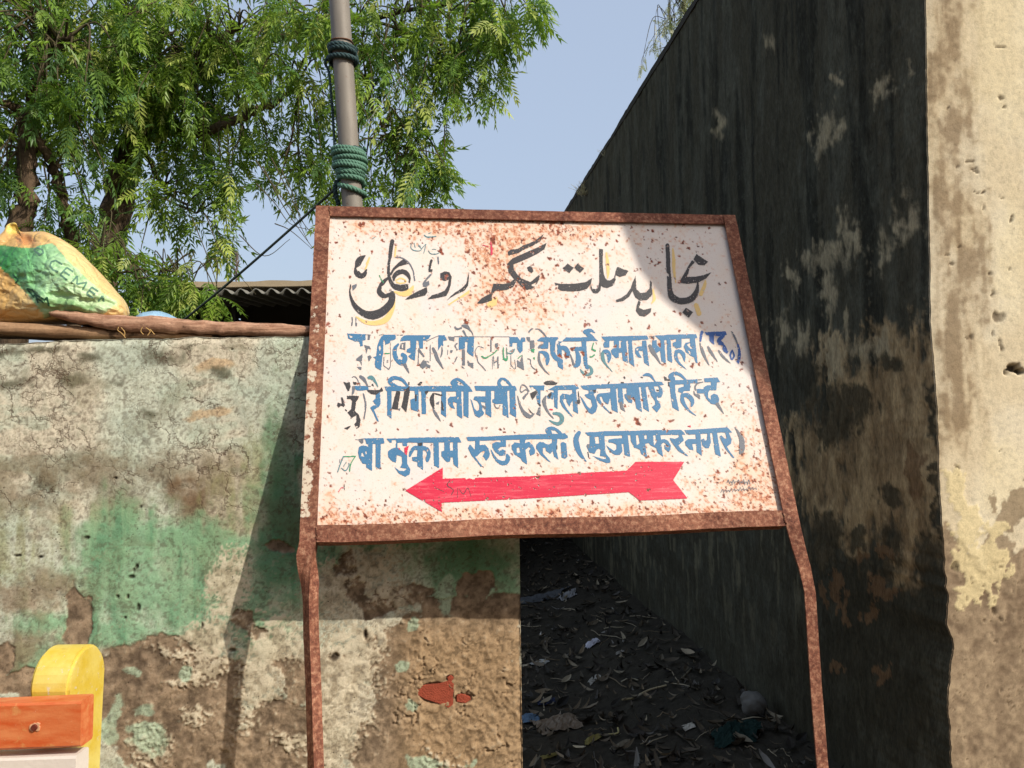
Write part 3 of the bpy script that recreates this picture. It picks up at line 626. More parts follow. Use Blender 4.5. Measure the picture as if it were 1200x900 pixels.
# left upright: corner on the inner edge, flange to the left; below the board it twists and becomes the leg
legL = [at(366, 650, 1.772), at(363.5, 672, 1.763), at(362, 700, 1.757), at(362.5, 740, 1.750), at(365, 800, 1.733), at(368, 900, 1.705)]
d_ = (legL[-1]-legL[-2])/np.linalg.norm(legL[-1]-legL[-2]); legL.append(legL[-1]+d_*(legL[-1][2]+.15)/abs(d_[2]))
path = resamp([sw(AW, 0), sw(AW, SH)], .02)+resamp(legL, .02)
A = []; B = []
for p in path:
    zf = p[2]; s_top = sw(AW, SH)[2]; z2 = at(362, 705, 1.757)[2]
    f_ = float(sstep(0, 1, np.array((s_top-zf)/(s_top-z2)))) if zf < s_top else 0.0
    ph = radians(50)*f_; bk = back*(1-f_)+nH*f_; bk /= np.linalg.norm(bk)
    A.append(-uS*cos(ph)+bk*sin(ph)); B.append(bk*cos(ph)+uS*sin(ph))
zt = sw(0, .28)[2]; zb = sw(0, SH)[2]
def paintL(i, x):
    z = path[i][2]
    base = .16+.34*float(np.clip((zt-z)/.3, 0, 1)) if z > zb+.05 else 0.0
    return base*(1.0 if x > AW*.45 else .35)+.06
sweep_L('upright', path, A, B, M_rust_p, paintL, taper=lambda p: 1-.34*float(sstep(0, 1, np.array((zb-p[2])/.14))))
legR = [at(944, 640, 1.933), at(950, 664, 1.928), at(956, 694, 1.922), at(959, 740, 1.912), at(963, 800, 1.90), at(971, 900, 1.875)]
d_ = (legR[-1]-legR[-2])/np.linalg.norm(legR[-1]-legR[-2]); legR.append(legR[-1]+d_*(legR[-1][2]+.15)/abs(d_[2]))
path = resamp([sw(SW, 0), sw(SW, SH)], .02)+resamp(legR, .02)
A = []; B = []
for p in path:
    f_ = float(sstep(0, 1, np.array((zb-p[2])/.22))) if p[2] < zb else 0.0
    bk = back*(1-f_)+nH*f_; bk /= np.linalg.norm(bk); A.append(-uS); B.append(bk)
sweep_L('upright', path, A, B, M_rust, lambda i, x: 0, taper=lambda p: 1-.24*float(sstep(0, 1, np.array((zb-p[2])/.16))))
n_ = 40
path = [sw(AW+.001+(SW-2*AW-.002)*i/n_, .0005, -.0006) for i in range(n_+1)]
sweep_L('rail', path, [-vS]*(n_+1), [back]*(n_+1), M_rust_top, wid=.032)
path = [sw(AW+.001+(SW-2*AW-.002)*i/n_, SH+.002+.002*sin(i*.3), -.0006) for i in range(n_+1)]
sweep_L('rail', path, [vS]*(n_+1), [back]*(n_+1), M_rust, wid=.040)

# board sheet
PX = np.arange(372, 926, 1.0); PY = np.arange(246, 636, 1.0)
SMp = spot_mask(PX, PY, 1.0)
GX, GY = np.meshgrid(PX, PY, indexing='ij')
# regular grid on the board, looked up in photo coordinates only to place the marks
nu, nv = 560, 420
uu = np.linspace(AW*.95, SW-.007, nu); vv = np.linspace(.006, SH-.006, nv)
UU, VV = np.meshgrid(uu, vv, indexing='ij')
wob = (fbm(UU*3, VV*3, 12, 2)-.5)*.004
Pp = TL+UU[..., None]*uS-VV[..., None]*vS+nS*(REC+wob*.6)[..., None]
def proj(P):
    d = P-CAM; z = d@cF; return 600+FPX*(d@cR)/z, 450-FPX*(d@cU)/z
qx, qy = proj(Pp)
# stretch the wobble out of the lookup so flakes and letters agree
ix = np.clip(np.round(qx-PX[0]).astype(int), 0, PX.size-1); iy = np.clip(np.round(qy-PY[0]).astype(int), 0, PY.size-1)
sp = SMp[iy, ix]
den = rust_density(qx, qy)
n1 = fbm(qx*.06, qy*.06, 41, 5); n2 = fbm(qx*.35, qy*.35, 42, 4); n3 = fbm(qx*.02, qy*.02, 43, 3); n4 = fbm(qx*.9, qy*.9, 44, 2)
white = lin(234, 222, 212, .86)
colr = np.broadcast_to(white, Pp.shape).copy()
def mixc(c, m, col): m = np.clip(m, 0, 1)[..., None]; return c*(1-m)+np.asarray(col)*m
colr = mixc(colr, .55*sstep(.4, .7, n1), lin(232, 214, 198, .9))
denc = np.minimum(den, 1.15)
colr = mixc(colr, .62*sstep(.2, 1.1, denc*(.35+1.1*n1)), lin(236, 200, 168, .88))
colr = mixc(colr, .75*sstep(.55, .80, n2*.75+n1*.25+denc*.17-.05), lin(222, 156, 112, .85))
colr = mixc(colr, .85*sstep(.66, .86, n4*.45+n2*.45+denc*.20), lin(168, 84, 54, .85))
halo = sstep(.0, .5, sp)
colr = mixc(colr, .5*halo*sstep(.35, .6, n2), lin(214, 160, 120, .85))
colr = mixc(colr, sstep(.35, .9, sp), np.stack([np.interp(n4, [.3, .7], [a, b]) for a, b in zip(lin(74, 40, 34), lin(150, 74, 48))], -1))
colr = mixc(colr, .25*sstep(.55, .8, n3)*(1-sstep(0, .6, den)), lin(206, 206, 214, .9))
k = N('sign_paint'); c = k.attr('tint').outputs['Color']; p = k.pos()
fine = k.noise(p, 420, 3, .6); c2 = k.mix(k.ramp(fine, [(.60, 0), (.70, 1)]), c, k.mix(.45, c, lin(150, 100, 78)))
M_sign = k.fin(c2, .6, k.math('ADD', k.attr('sp').outputs['Fac'], k.math('MULTIPLY', fine, .3)), .35, .001, spec=.25)
Fg = grid_faces(nu, nv)
mesh_np('board_sheet', Pp.reshape(-1, 3), Fg, M_sign, sign, True, {'tint': colr.reshape(-1, 3), 'sp': sp.ravel()})

# flakes of lettering
def m_paint(name, col, var=.12, streak=None):
    k = N(name); p = k.pos(); n = k.noise(p, 25, 6, .6); f = k.noise(p, 260, 4, .65)
    c = k.mix(n, np.array(col)*(1-var), np.array(col)*(1+var))
    if streak is not None:
        # brush marks run along the board
        q = k.mapv(p, scale=(14, 14, 190), rot=(0, 0.02, -S_YAW)); s_ = k.noise(q, 1.0, 6, .7)
        c = k.mix(k.ramp(s_, [(.52, 0), (.66, .8)]), c, streak)
    c = k.mix(k.ramp(f, [(.62, 0), (.74, .6)]), c, lin(215, 205, 200, .8))
    return k.fin(c, .55, f, .2, .0006, spec=.3)
LM = {BLUE: m_paint('blue_paint', lin(72, 124, 164, .86)), DARK: m_paint('black_paint', lin(62, 60, 62, .9)), GREY: m_paint('faded_grey_paint', lin(108, 112, 120, .9)),
      ROYAL: m_paint('deep_blue_paint', lin(52, 92, 158, .85)), GREEN: m_paint('green_paint', lin(60, 150, 105, .9)), RED: m_paint('red_paint', lin(214, 36, 70, .88), .08, lin(232, 110, 120, .9)),
      YEL: m_paint('yellow_paint', lin(236, 200, 130, .9)), TEAL: m_paint('teal_paint', lin(88, 134, 142, .9)), PINK: m_paint('crimson_paint', lin(210, 60, 90, .9))}
ROWN = {0: 'headline_lettering', 1: 'lettering_line', 2: 'lettering_line', 3: 'lettering_line', 4: 'arrow'}
DEPTHS = {BLUE: .0009, DARK: .0011, GREY: .0010, ROYAL: .0009, GREEN: .0012, RED: .0012, YEL: .0008, TEAL: .0010, PINK: .0012}
CN = {BLUE: '', DARK: '', GREY: 'faded_', ROYAL: 'deep_blue_', GREEN: 'green_', RED: '', YEL: 'yellow_', TEAL: 'teal_', PINK: 'crimson_'}
_P0 = TL+nS*REC; _den = nS
def board_pts(px, py, off):
    "vectorised ray / board intersection"
    px = np.asarray(px); py = np.asarray(py)
    D = cF+cR*((px-600)/FPX)[:, None]-cU*((py-450)/FPX)[:, None]
    P0 = TL+nS*(REC+off); t_ = (nS@(P0-CAM))/(D@nS); P = CAM+D*t_[:, None]
    # follow the gentle waves of the sheet
    d = P-TL; u_ = d@uS; v_ = -(d@vS); wv = (fbm(u_*3, v_*3, 12, 2)-.5)*.004
    return P+nS*(wv*.6)[:, None]
def run_components(rs, cs, ce):
    "joins the runs of paint that touch into pieces (union-find over rows)"
    par = list(range(len(rs)))
    def find(a):
        while par[a] != a: par[a] = par[par[a]]; a = par[a]
        return a
    rows = {}
    for i, r_ in enumerate(rs): rows.setdefault(int(r_), []).append(i)
    for r_, cur in rows.items():
        prev = rows.get(r_-1)
        if not prev: continue
        j = 0
        for i in cur:
            while j < len(prev) and ce[prev[j]] < cs[i]-1: j += 1
            q = j
            while q < len(prev) and cs[prev[q]] <= ce[i]+1:
                a, b = find(i), find(prev[q])
                if a != b: par[a] = b
                q += 1
    return np.array([find(i) for i in range(len(rs))])
for lab in sorted(set(np.unique(LAB))-{0}):
    row, colr_i = divmod(int(lab), 10)
    M_ = (LAB == lab)
    pad = np.zeros((NYr, NXr+2), np.int8); pad[:, 1:-1] = M_
    d = np.diff(pad, axis=1); rs, cs = np.where(d == 1); re_, ce = np.where(d == -1)
    if len(rs) < 4: continue
    x0 = RX0+cs*RS; x1 = RX0+ce*RS; y0 = RY0+rs*RS; y1 = y0+RS
    px = np.stack([x0, x1, x1, x0], 1).ravel(); py = np.stack([y0, y0, y1, y1], 1).ravel()
    V = board_pts(px, py, DEPTHS[colr_i]+row*.00001).reshape(-1, 4, 3)
    comp = run_components(rs, cs, ce); small = np.zeros(len(rs), bool)
    for c_ in np.unique(comp):
        m_ = comp == c_
        if ((ce-cs)[m_]).sum()*RS*RS < 14: small |= m_; continue
        Vc = V[m_].reshape(-1, 3)
        nm = 'arrow' if (row, colr_i) == (4, RED) else ('letter_shade' if colr_i == YEL else 'letter' if row < 4 else 'scribble')
        mesh_np(nm, Vc, np.arange(len(Vc)).reshape(-1, 4), LM[colr_i], sign)
    if small.any():
        Vc = V[small].reshape(-1, 3)
        o = mesh_np('paint_flakes', Vc, np.arange(len(Vc)).reshape(-1, 4), LM[colr_i], sign); o['kind'] = 'stuff'
jw = np.random.default_rng(8)
for (u_, v_) in ((AW+.001, .018), (SW-AW, .018), (AW+.001, SH-.018), (SW-AW, SH-.018)):
    bm = bmesh.new()
    for q in range(7):
        c_w = Vector(tuple(sw(u_+jw.normal(0, .0008), v_+(q-3)*.0042, .0004))); bmesh.ops.create_icosphere(bm, subdivisions=1, radius=.0028*jw.uniform(.8, 1.25), matrix=Matrix.Translation(c_w))
    bm_obj('weld_bead', bm, M_rust, sign, True)
settle(sign)

# ================================================================== the green wall
_warp = {}
def warp(qx, qy, tag_, big=20, small=5):
    wx = (fbm(qx*.028, qy*.028, tag_, 3)-.5)*big*2+(fbm(qx*.13, qy*.13, tag_+5, 3)-.5)*small*2
    wy = (fbm(qx*.028, qy*.028, tag_+50, 3)-.5)*big*2+(fbm(qx*.13, qy*.13, tag_+55, 3)-.5)*small*2
    return qx+wx, qy+wy
def El(qx, qy, x, y, rx, ry, ang=0.0):
    c, s_ = cos(radians(ang)), sin(radians(ang)); dx = (qx-x); dy = (qy-y)
    a = (dx*c+dy*s_)/rx; b = (-dx*s_+dy*c)/ry
    return 1-np.sqrt(a*a+b*b)          # >0 inside
def any_of(qx, qy, lst):
    m = np.full(qx.shape, -9.0)
    for e in lst: m = np.maximum(m, El(qx, qy, *e))
    return m
wall_u = np.concatenate([np.linspace(W_U0, -.90, 60)[:-1], np.arange(-.90, U_END, .0029), [U_END]])
zt_u = np.interp(wall_u, [wall_uv(wl(x, 400))[0] for x in (0, 60, 180, 300, 360)], [wl(x, y)[2] for x, y in ((0, 402), (60, 400), (180, 397), (300, 394), (360, 393))])
zt_u = zt_u+(fbm(wall_u*14, wall_u*0, 9, 4)-.5)*.012
tz = np.concatenate([np.linspace(0, .27, 24)[:-1], np.linspace(.27, 1, 425)])
extra_u = [.004, .012, .03, .08, .16, .235]; extra_v = [.003, .010, .03, .08, .16, .235]
nU = len(wall_u)+len(extra_u); nV = len(tz)+len(extra_v)
Ug = np.concatenate([wall_u, np.full(len(extra_u), U_END)]); Ub = np.concatenate([np.zeros(len(wall_u)), extra_u])
Zt = np.concatenate([zt_u, np.full(len(extra_u), zt_u[-1])]); Tg = np.concatenate([tz, np.full(len(extra_v), 1.0)]); Tb = np.concatenate([np.zeros(len(tz)), extra_v])
U2 = np.broadcast_to(Ug[:, None], (nU, nV)); Zz = Zt[:, None]*Tg[None, :]; BK = np.maximum(Ub[:, None], Tb[None, :])
base = W0+U2[..., None]*uW; base[..., 2] = Zz
qx, qy = proj(base); wx_, wy_ = warp(qx, qy, 150, 13, 5)
a1 = fbm(qx*.012, qy*.012, 101, 5); a2 = fbm(qx*.04, qy*.04, 102, 5); a3 = fbm(qx*.13, qy*.13, 103, 4); a4 = fbm(qx*.35, qy*.35, 104, 3); streak = fbm(qx*.09, qy*.010, 105, 4); a5 = fbm(qx*.02, qy*.05, 106, 4)
ed = (a2-.5)*.9+(a3-.5)*.5
c = np.broadcast_to(lin(198, 202, 182, .92), base.shape).copy()
c = mixc(c, .75*sstep(.42, .62, a1), lin(210, 196, 172, .92))
c = mixc(c, .55*sstep(.5, .66, a5), lin(184, 198, 176, .90))
c = mixc(c, .30*sstep(.55, .75, a3), lin(168, 168, 146, .8))
# top greenish fade and pale patch
c = mixc(c, .6*sstep(-.3, .6, any_of(wx_, wy_, [(155, 500, 24, 30), (150, 420, 40, 22), (300, 470, 60, 50)])+ed*.5), lin(186, 198, 180, .86))
c = mixc(c, .7*sstep(0, .5, any_of(wx_, wy_, [(250, 432, 34, 9, -12), (245, 485, 30, 8, -10)])+ed), lin(208, 172, 128, .8))
c = mixc(c, .35*sstep(.54, .70, a4*.5+a3*.5), lin(134, 132, 108, .8)); c = mixc(c, .4*sstep(.60, .72, fbm(qx*.5, qy*.5, 121, 3)), lin(120, 108, 84, .8))
# mould
mo = any_of(wx_, wy_, [(10, 456, 34, 10), (84, 447, 20, 9), (134, 450, 16, 8), (172, 481, 12, 7), (0, 415, 30, 8), (190, 420, 40, 12), (50, 408, 40, 6), (46, 560, 16, 22), (110, 420, 20, 8), (256, 442, 14, 6)])
c = mixc(c, .78*sstep(-.25, .8, mo+ed*1.1), lin(86, 84, 62, .7))
# brown weeping band
br = any_of(wx_, wy_, [(120, 560, 60, 28), (60, 548, 70, 16), (190, 555, 50, 26), (225, 600, 34, 46), (230, 560, 60, 30), (250, 620, 30, 36), (140, 590, 40, 30), (30, 590, 40, 24)])
c = mixc(c, .72*sstep(-.5, .8, br+ed*1.3), lin(134, 116, 90, .75))
c = mixc(c, .70*sstep(-.1, .8, any_of(wx_, wy_, [(225, 590, 26, 34), (235, 628, 22, 24), (205, 575, 22, 16)])+ed), lin(116, 84, 56, .72))
# olive run-off
ol = any_of(wx_, wy_, [(100, 620, 110, 34), (270, 600, 48, 50), (160, 640, 120, 26), (305, 560, 28, 60), (20, 640, 60, 30)])
c = mixc(c, .6*sstep(-.4, .6, ol+ed*.6)*sstep(.3, .6, streak), lin(150, 150, 96, .75))
# mint green lime wash
gr = any_of(wx_, wy_, [(195, 695, 125, 66), (215, 640, 70, 40), (150, 650, 60, 60), (120, 740, 90, 26), (60, 735, 50, 18), (30, 770, 50, 20), (250, 650, 60, 36), (330, 640, 46, 90), (330, 520, 26, 90), (300, 720, 40, 60), (45, 790, 40, 24), (548, 668, 66, 44), (585, 690, 30, 50), (545, 710, 60, 24), (385, 650, 20, 26), (450, 632, 90, 8)])
gm = sstep(-.38, .62, gr+ed*1.0+.05+(streak-.5)*.5)*(1-.8*sstep(620, 520, qy)*(qx < 345))
c = mixc(c, .84*gm, lin(130, 176, 136, .84)); c = mixc(c, .5*gm*sstep(.5, .7, streak), lin(88, 150, 112, .72)); c = mixc(c, .35*gm*sstep(.5, .7, a2), lin(150, 172, 132, .76))
soft = any_of(wx_, wy_, [(30, 700, 60, 22), (60, 690, 40, 24), (20, 760, 40, 30), (90, 775, 60, 24), (130, 770, 30, 20)])
c = mixc(c, .75*sstep(-.3, .7, soft+ed*1.3), lin(146, 124, 100, .82))
# green paint below the board, darkened in colour to deepen the sign's shadow
dg_shade = any_of(wx_, wy_, [(325, 640, 34, 70), (548, 662, 62, 38), (325, 560, 28, 80)])
c = mixc(c, .55*sstep(-.1, .4, dg_shade+ed*.6), lin(66, 128, 88, .72))
# bare mud plaster where the wash has fallen off
md_list = [(88, 725, 15, 40), (200, 800, 50, 60), (150, 800, 60, 50), (30, 805, 40, 16), (205, 757, 24, 16), (0, 770, 14, 24), (175, 860, 50, 50), (250, 820, 40, 60), (230, 880, 50, 30), (335, 785, 22, 14), (345, 800, 16, 18), (283, 722, 14, 14), (300, 735, 12, 10), (320, 885, 60, 40), (330, 640, 16, 10),
           (330, 850, 44, 34), (545, 860, 90, 130), (500, 780, 80, 60), (560, 760, 60, 50), (470, 850, 40, 80), (475, 745, 30, 18), (440, 880, 30, 30), (405, 660, 12, 24, 20), (415, 690, 14, 30, -35), (470, 700, 40, 16), (530, 715, 50, 16), (560, 690, 24, 18), (585, 720, 40, 24), (440, 715, 24, 14, -30), (430, 755, 12, 10), (395, 770, 12, 8)]
md = any_of(wx_, wy_, md_list)+ed*.75
mm = sstep(-.02, .10, md)
mud = np.stack([np.interp(a3*.6+a2*.4, [.3, .7], [p_, q_]) for p_, q_ in zip(lin(108, 92, 76, .85), lin(168, 146, 120, .86))], -1)
rough_tan = sstep(440, 500, qx)*sstep(700, 760, qy)
mud = mixc(mud, .55*rough_tan, lin(188, 156, 116, .86))
c = c*(1-mm[..., None])+mud*mm[..., None]
# limewash crust left over, off-white and pale green
wh = any_of(wx_, wy_, [(320, 760, 40, 46), (300, 800, 34, 60), (400, 800, 46, 100), (420, 760, 40, 40), (395, 690, 30, 40), (435, 662, 34, 34), (455, 700, 34, 26), (180, 870, 30, 24), (165, 880, 20, 24), (230, 840, 20, 12), (340, 870, 30, 16), (205, 800, 20, 10), (270, 690, 22, 40), (245, 745, 36, 24), (385, 870, 40, 50), (240, 780, 30, 40), (530, 890, 40, 12), (205, 765, 34, 12)])+ed*1.2+(a4-.5)*.9
wm = sstep(-.18, .40, wh+(a4-.5)*1.0-.5*np.clip(md*2, 0, 1))
c = c*(1-.9*wm[..., None])+.9*wm[..., None]*np.stack([np.interp(a3, [.35, .65], [p_, q_]) for p_, q_ in zip(lin(182, 168, 142, .84), lin(214, 202, 176, .88))], -1)
pg = any_of(wx_, wy_, [(172, 868, 22, 18), (150, 790, 14, 7), (165, 836, 14, 8), (480, 828, 12, 9), (465, 785, 9, 6), (482, 735, 10, 4), (500, 895, 30, 10), (555, 893, 12, 7), (130, 850, 12, 30), (520, 700, 14, 26), (215, 785, 10, 12)])+ed*.8
pm = sstep(0, .25, pg)
c = c*(1-.8*pm[..., None])+.8*pm[..., None]*lin(172, 192, 164, .82)
dust = sstep(.62, .8, a4*.5+a3*.5)
c = mixc(c, .35*dust*(qy > 640), lin(206, 194, 170, .86))
c = mixc(c, .45*sstep(.56, .74, a4*.6+streak*.4)*sstep(600, 660, qy), lin(112, 98, 76, .8)); c = mixc(c, .35*sstep(.60, .72, fbm(qx*.02, qy*.02, 120, 6))*(qy < 640), lin(120, 112, 84, .8))
c = mixc(c, .5*sstep(.66, .76, 1-a4*.6-a3*.4+.12), lin(92, 78, 62, .8))
# relief: coats a few millimetres thick
disp = -.0032*mm*(1-wm)+.0006*wm+.0010*gm*(1-mm)+(a2-.5)*.006+(a3-.5)*.0022
chipn = np.abs(fbm(qx*.035+qy*.05, qy*.03-qx*.05, 107, 5)-.5)
gouge = sstep(.040, .006, chipn)*sstep(.5, .62, a3*.5+a2*.5+.04)
zone = sstep(.0, .5, any_of(wx_, wy_, [(555, 830, 100, 110), (480, 800, 40, 90)])+ed*.5)+.38*sstep(.0, .3, any_of(wx_, wy_, [(340, 860, 70, 60), (230, 880, 80, 40), (420, 840, 40, 70), (180, 800, 60, 60)])+ed*.5)
zone = np.clip(zone, 0, 1)
disp = disp+zone*((a3-.5)*.009+(a4-.5)*.004-.007*gouge*(a2 > .42))
c = mixc(c, .45*zone*gouge, lin(96, 74, 56, .8))
holes = any_of(qx, qy, [(154, 676, 5, 3), (160, 664, 3, 4), (157, 668, 2, 3), (102, 630, 4, 2.5), (138, 699, 2.5, 2), (150, 699, 2, 3), (147, 724, 2, 2), (237, 733, 1.6, 5), (162, 712, 3, 6), (428, 743, 3, 7), (392, 770, 5, 7, 40), (165, 594, 2, 2), (47, 653, 4, 2), (135, 560, 3, 2), (20, 651, 6, 2), (272, 409, 1.2, 1.2), (272, 762, 6, 3)])
hm = sstep(0, .5, holes+ed*.4); c = mixc(c, .85*hm, lin(52, 42, 34)); disp = disp-.006*hm
bh = sstep(0, .3, any_of(qx, qy, [(511, 813, 24, 15), (543, 819, 12, 7), (527, 795, 5, 4)])); disp = np.where(bh > .5, -.012, disp); c = mixc(c, .5*bh, lin(120, 84, 60))
# pulled back round the edges so that corners are worn
edge = sstep(.02, 0, (Zt[:, None]-Zz))*.006+sstep(.02, 0, U_END-U2)*.004
disp = disp-edge*(.4+a3)
P = base+nW*(disp*(BK == 0))[..., None]-nW*BK[..., None]
P = P-uW*(.004*(Ub > 0)[:, None]*a3)[..., None]; P[..., 2] -= .003*(Tb > 0)[None, :]*a3
topm = (Tb[None, :] > 0)*np.ones((nU, 1)); c = mixc(c, .8*topm*sstep(.35, .55, a2), lin(112, 104, 92, .8))
crackm = sstep(640, 560, qy)*sstep(390, 400, qx*0+qy)
k = N('lime_washed_plaster'); tc = k.attr('tint').outputs['Color']; p = k.pos(); cm = k.attr('crack').outputs['Fac']
wp = k.n('VectorMath', {0: p, 1: k.n('VectorMath', {0: k.n('TexNoise', {'Vector': p, 'Scale': 9.0, 'Detail': 6, 'Roughness': .65}).outputs['Color'], 'Scale': .16}, operation='SCALE').outputs[0]}, operation='ADD').outputs[0]
v1 = k.voro(wp, 8.0, 'DISTANCE_TO_EDGE').outputs['Distance']; v2 = k.voro(wp, 19.0, 'DISTANCE_TO_EDGE').outputs['Distance']
gate = k.ramp(k.noise(p, 5, 3), [(.44, 0), (.56, 1)]); gate2 = k.ramp(k.noise(p, 7.5, 3), [(.50, 0), (.60, 1)])
cr = k.math('MULTIPLY', k.ramp(v1, [(.0, 1), (.010, .6), (.022, 0)]), gate); cr2 = k.math('MULTIPLY', k.ramp(v2, [(.0, .8), (.02, .5), (.05, 0)]), gate2)
crk = k.math('MULTIPLY', k.math('MAXIMUM', cr, cr2), cm)
f1 = k.noise(p, 60, 7, .68); f2 = k.noise(p, 260, 4, .65)
cc = k.mix(.34, tc, k.ramp(f1, [(.28, .58), (.5, 1.0), (.75, 1.28)]), 'MULTIPLY')
cc = k.mix(.35, cc, k.ramp(f2, [(.3, .65), (.5, 1.0), (.7, 1.2)]), 'MULTIPLY')
cc = k.mix(k.math('MULTIPLY', crk, .8), cc, lin(96, 72, 56, .8))
vs = k.voro(p, 75.0).outputs['Distance']; spk = k.math('MULTIPLY', k.ramp(vs, [(.0, 1), (.10, 1), (.16, 0)]), k.ramp(k.noise(p, 14, 3), [(.55, 0), (.62, 1)]))
cc = k.mix(k.math('MULTIPLY', spk, .75), cc, lin(70, 58, 44, .8))
hh = k.math('SUBTRACT', k.math('ADD', k.math('MULTIPLY', f1, .7), k.math('MULTIPLY', f2, .35)), k.math('ADD', k.math('MULTIPLY', crk, .8), k.math('MULTIPLY', spk, .6)))
M_wall = k.fin(cc, .92, hh, .75, .003, spec=.12)
gwall = thing('boundary_wall', 'weathered wall with peeling mint green wash and cracked plaster behind the bench', 'wall', W0*np.array([1, 1, 0]))
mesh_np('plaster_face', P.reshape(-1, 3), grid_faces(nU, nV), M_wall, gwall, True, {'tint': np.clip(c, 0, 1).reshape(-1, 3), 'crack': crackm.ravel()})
bm = bmesh.new(); q = [W0+uW*W_U0, W0+uW*(U_END-.006)]
a, b = q[0]-nW*.02, q[1]-nW*.02; a[2] = b[2] = 0
cc_ = [a, b, b-nW*.21, a-nW*.21]; bm_prism(bm, cc_, (0, 0, wl(360, 396)[2]-.03)); bm_obj('core', bm, m_plain('mud_brick_core', lin(150, 125, 100, .8)), gwall)
M_brick = m_plain('red_brick', lin(164, 78, 56, .8), .95, 70, .4, .9, .004)
for poly in ([(489, 808), (496, 803), (512, 802), (528, 797), (532, 802), (531, 826), (526, 830), (516, 825), (498, 819), (490, 815)], [(535, 814), (541, 813), (551, 817), (552, 820), (546, 824), (535, 823)], [(524, 794), (528, 791), (532, 794), (530, 798), (525, 798)]):
    bm = bmesh.new(); pts = [wl(x, y, -.0035) for x, y in poly]; bm_prism(bm, pts, -nW*.07)
    bmesh.ops.bevel(bm, geom=[e for e in bm.edges], offset=.0012, segments=1, affect='EDGES'); bm_obj('brick', bm, M_brick, gwall)
settle(gwall)

# ================================================================== tall building at the right
zz = np.concatenate([np.linspace(0, .35, 12)[:-1], np.arange(.35, 2.62, .0045), np.linspace(2.63, B_H, 60)])
cy = [0, 200, 300, 380, 480, 560, 600, 640, 700, 730, 760, 800, 840, 900]; cx = [1084, 1087, 1089, 1090, 1098, 1100, 1103, 1105, 1110, 1108, 1117, 1112, 1111, 1115]
cz = []; cj = []
for x_, y_ in zip(cx, cy):
    P_ = onplane(x_, y_, B_C, nFront); cz.append(P_[2]); cj.append((P_-B_C)@B_FR)
o_ = np.argsort(cz); cz = np.array(cz)[o_]; cj = np.array(cj)[o_]
jz = np.interp(zz, cz, cj)+(fbm(zz*40, zz*0, 61, 4)-.5)*(.004+.010*sstep(1.2, .8, zz))
def bface(name, dirv, nrm, ss, disp_fn, col_fn, mat):
    S_, Z_ = np.meshgrid(ss, zz, indexing='ij')
    b_ = B_C+S_[..., None]*dirv+(jz[None, :]*np.exp(-S_/.25))[..., None]*B_FR; b_[..., 2] = Z_
    qx, qy = proj(b_); d_, c_ = col_fn(qx, qy, S_, Z_)
    fade = np.minimum(1, S_/.03)
    P_ = b_+nrm*(d_*fade-.0025*(1-fade))[..., None]*1.0
    o = mesh_np(name, P_.reshape(-1, 3), grid_faces(len(ss), len(zz)), mat, bld, True, {'tint': np.clip(c_, 0, 1).reshape(-1, 3)})
    return o
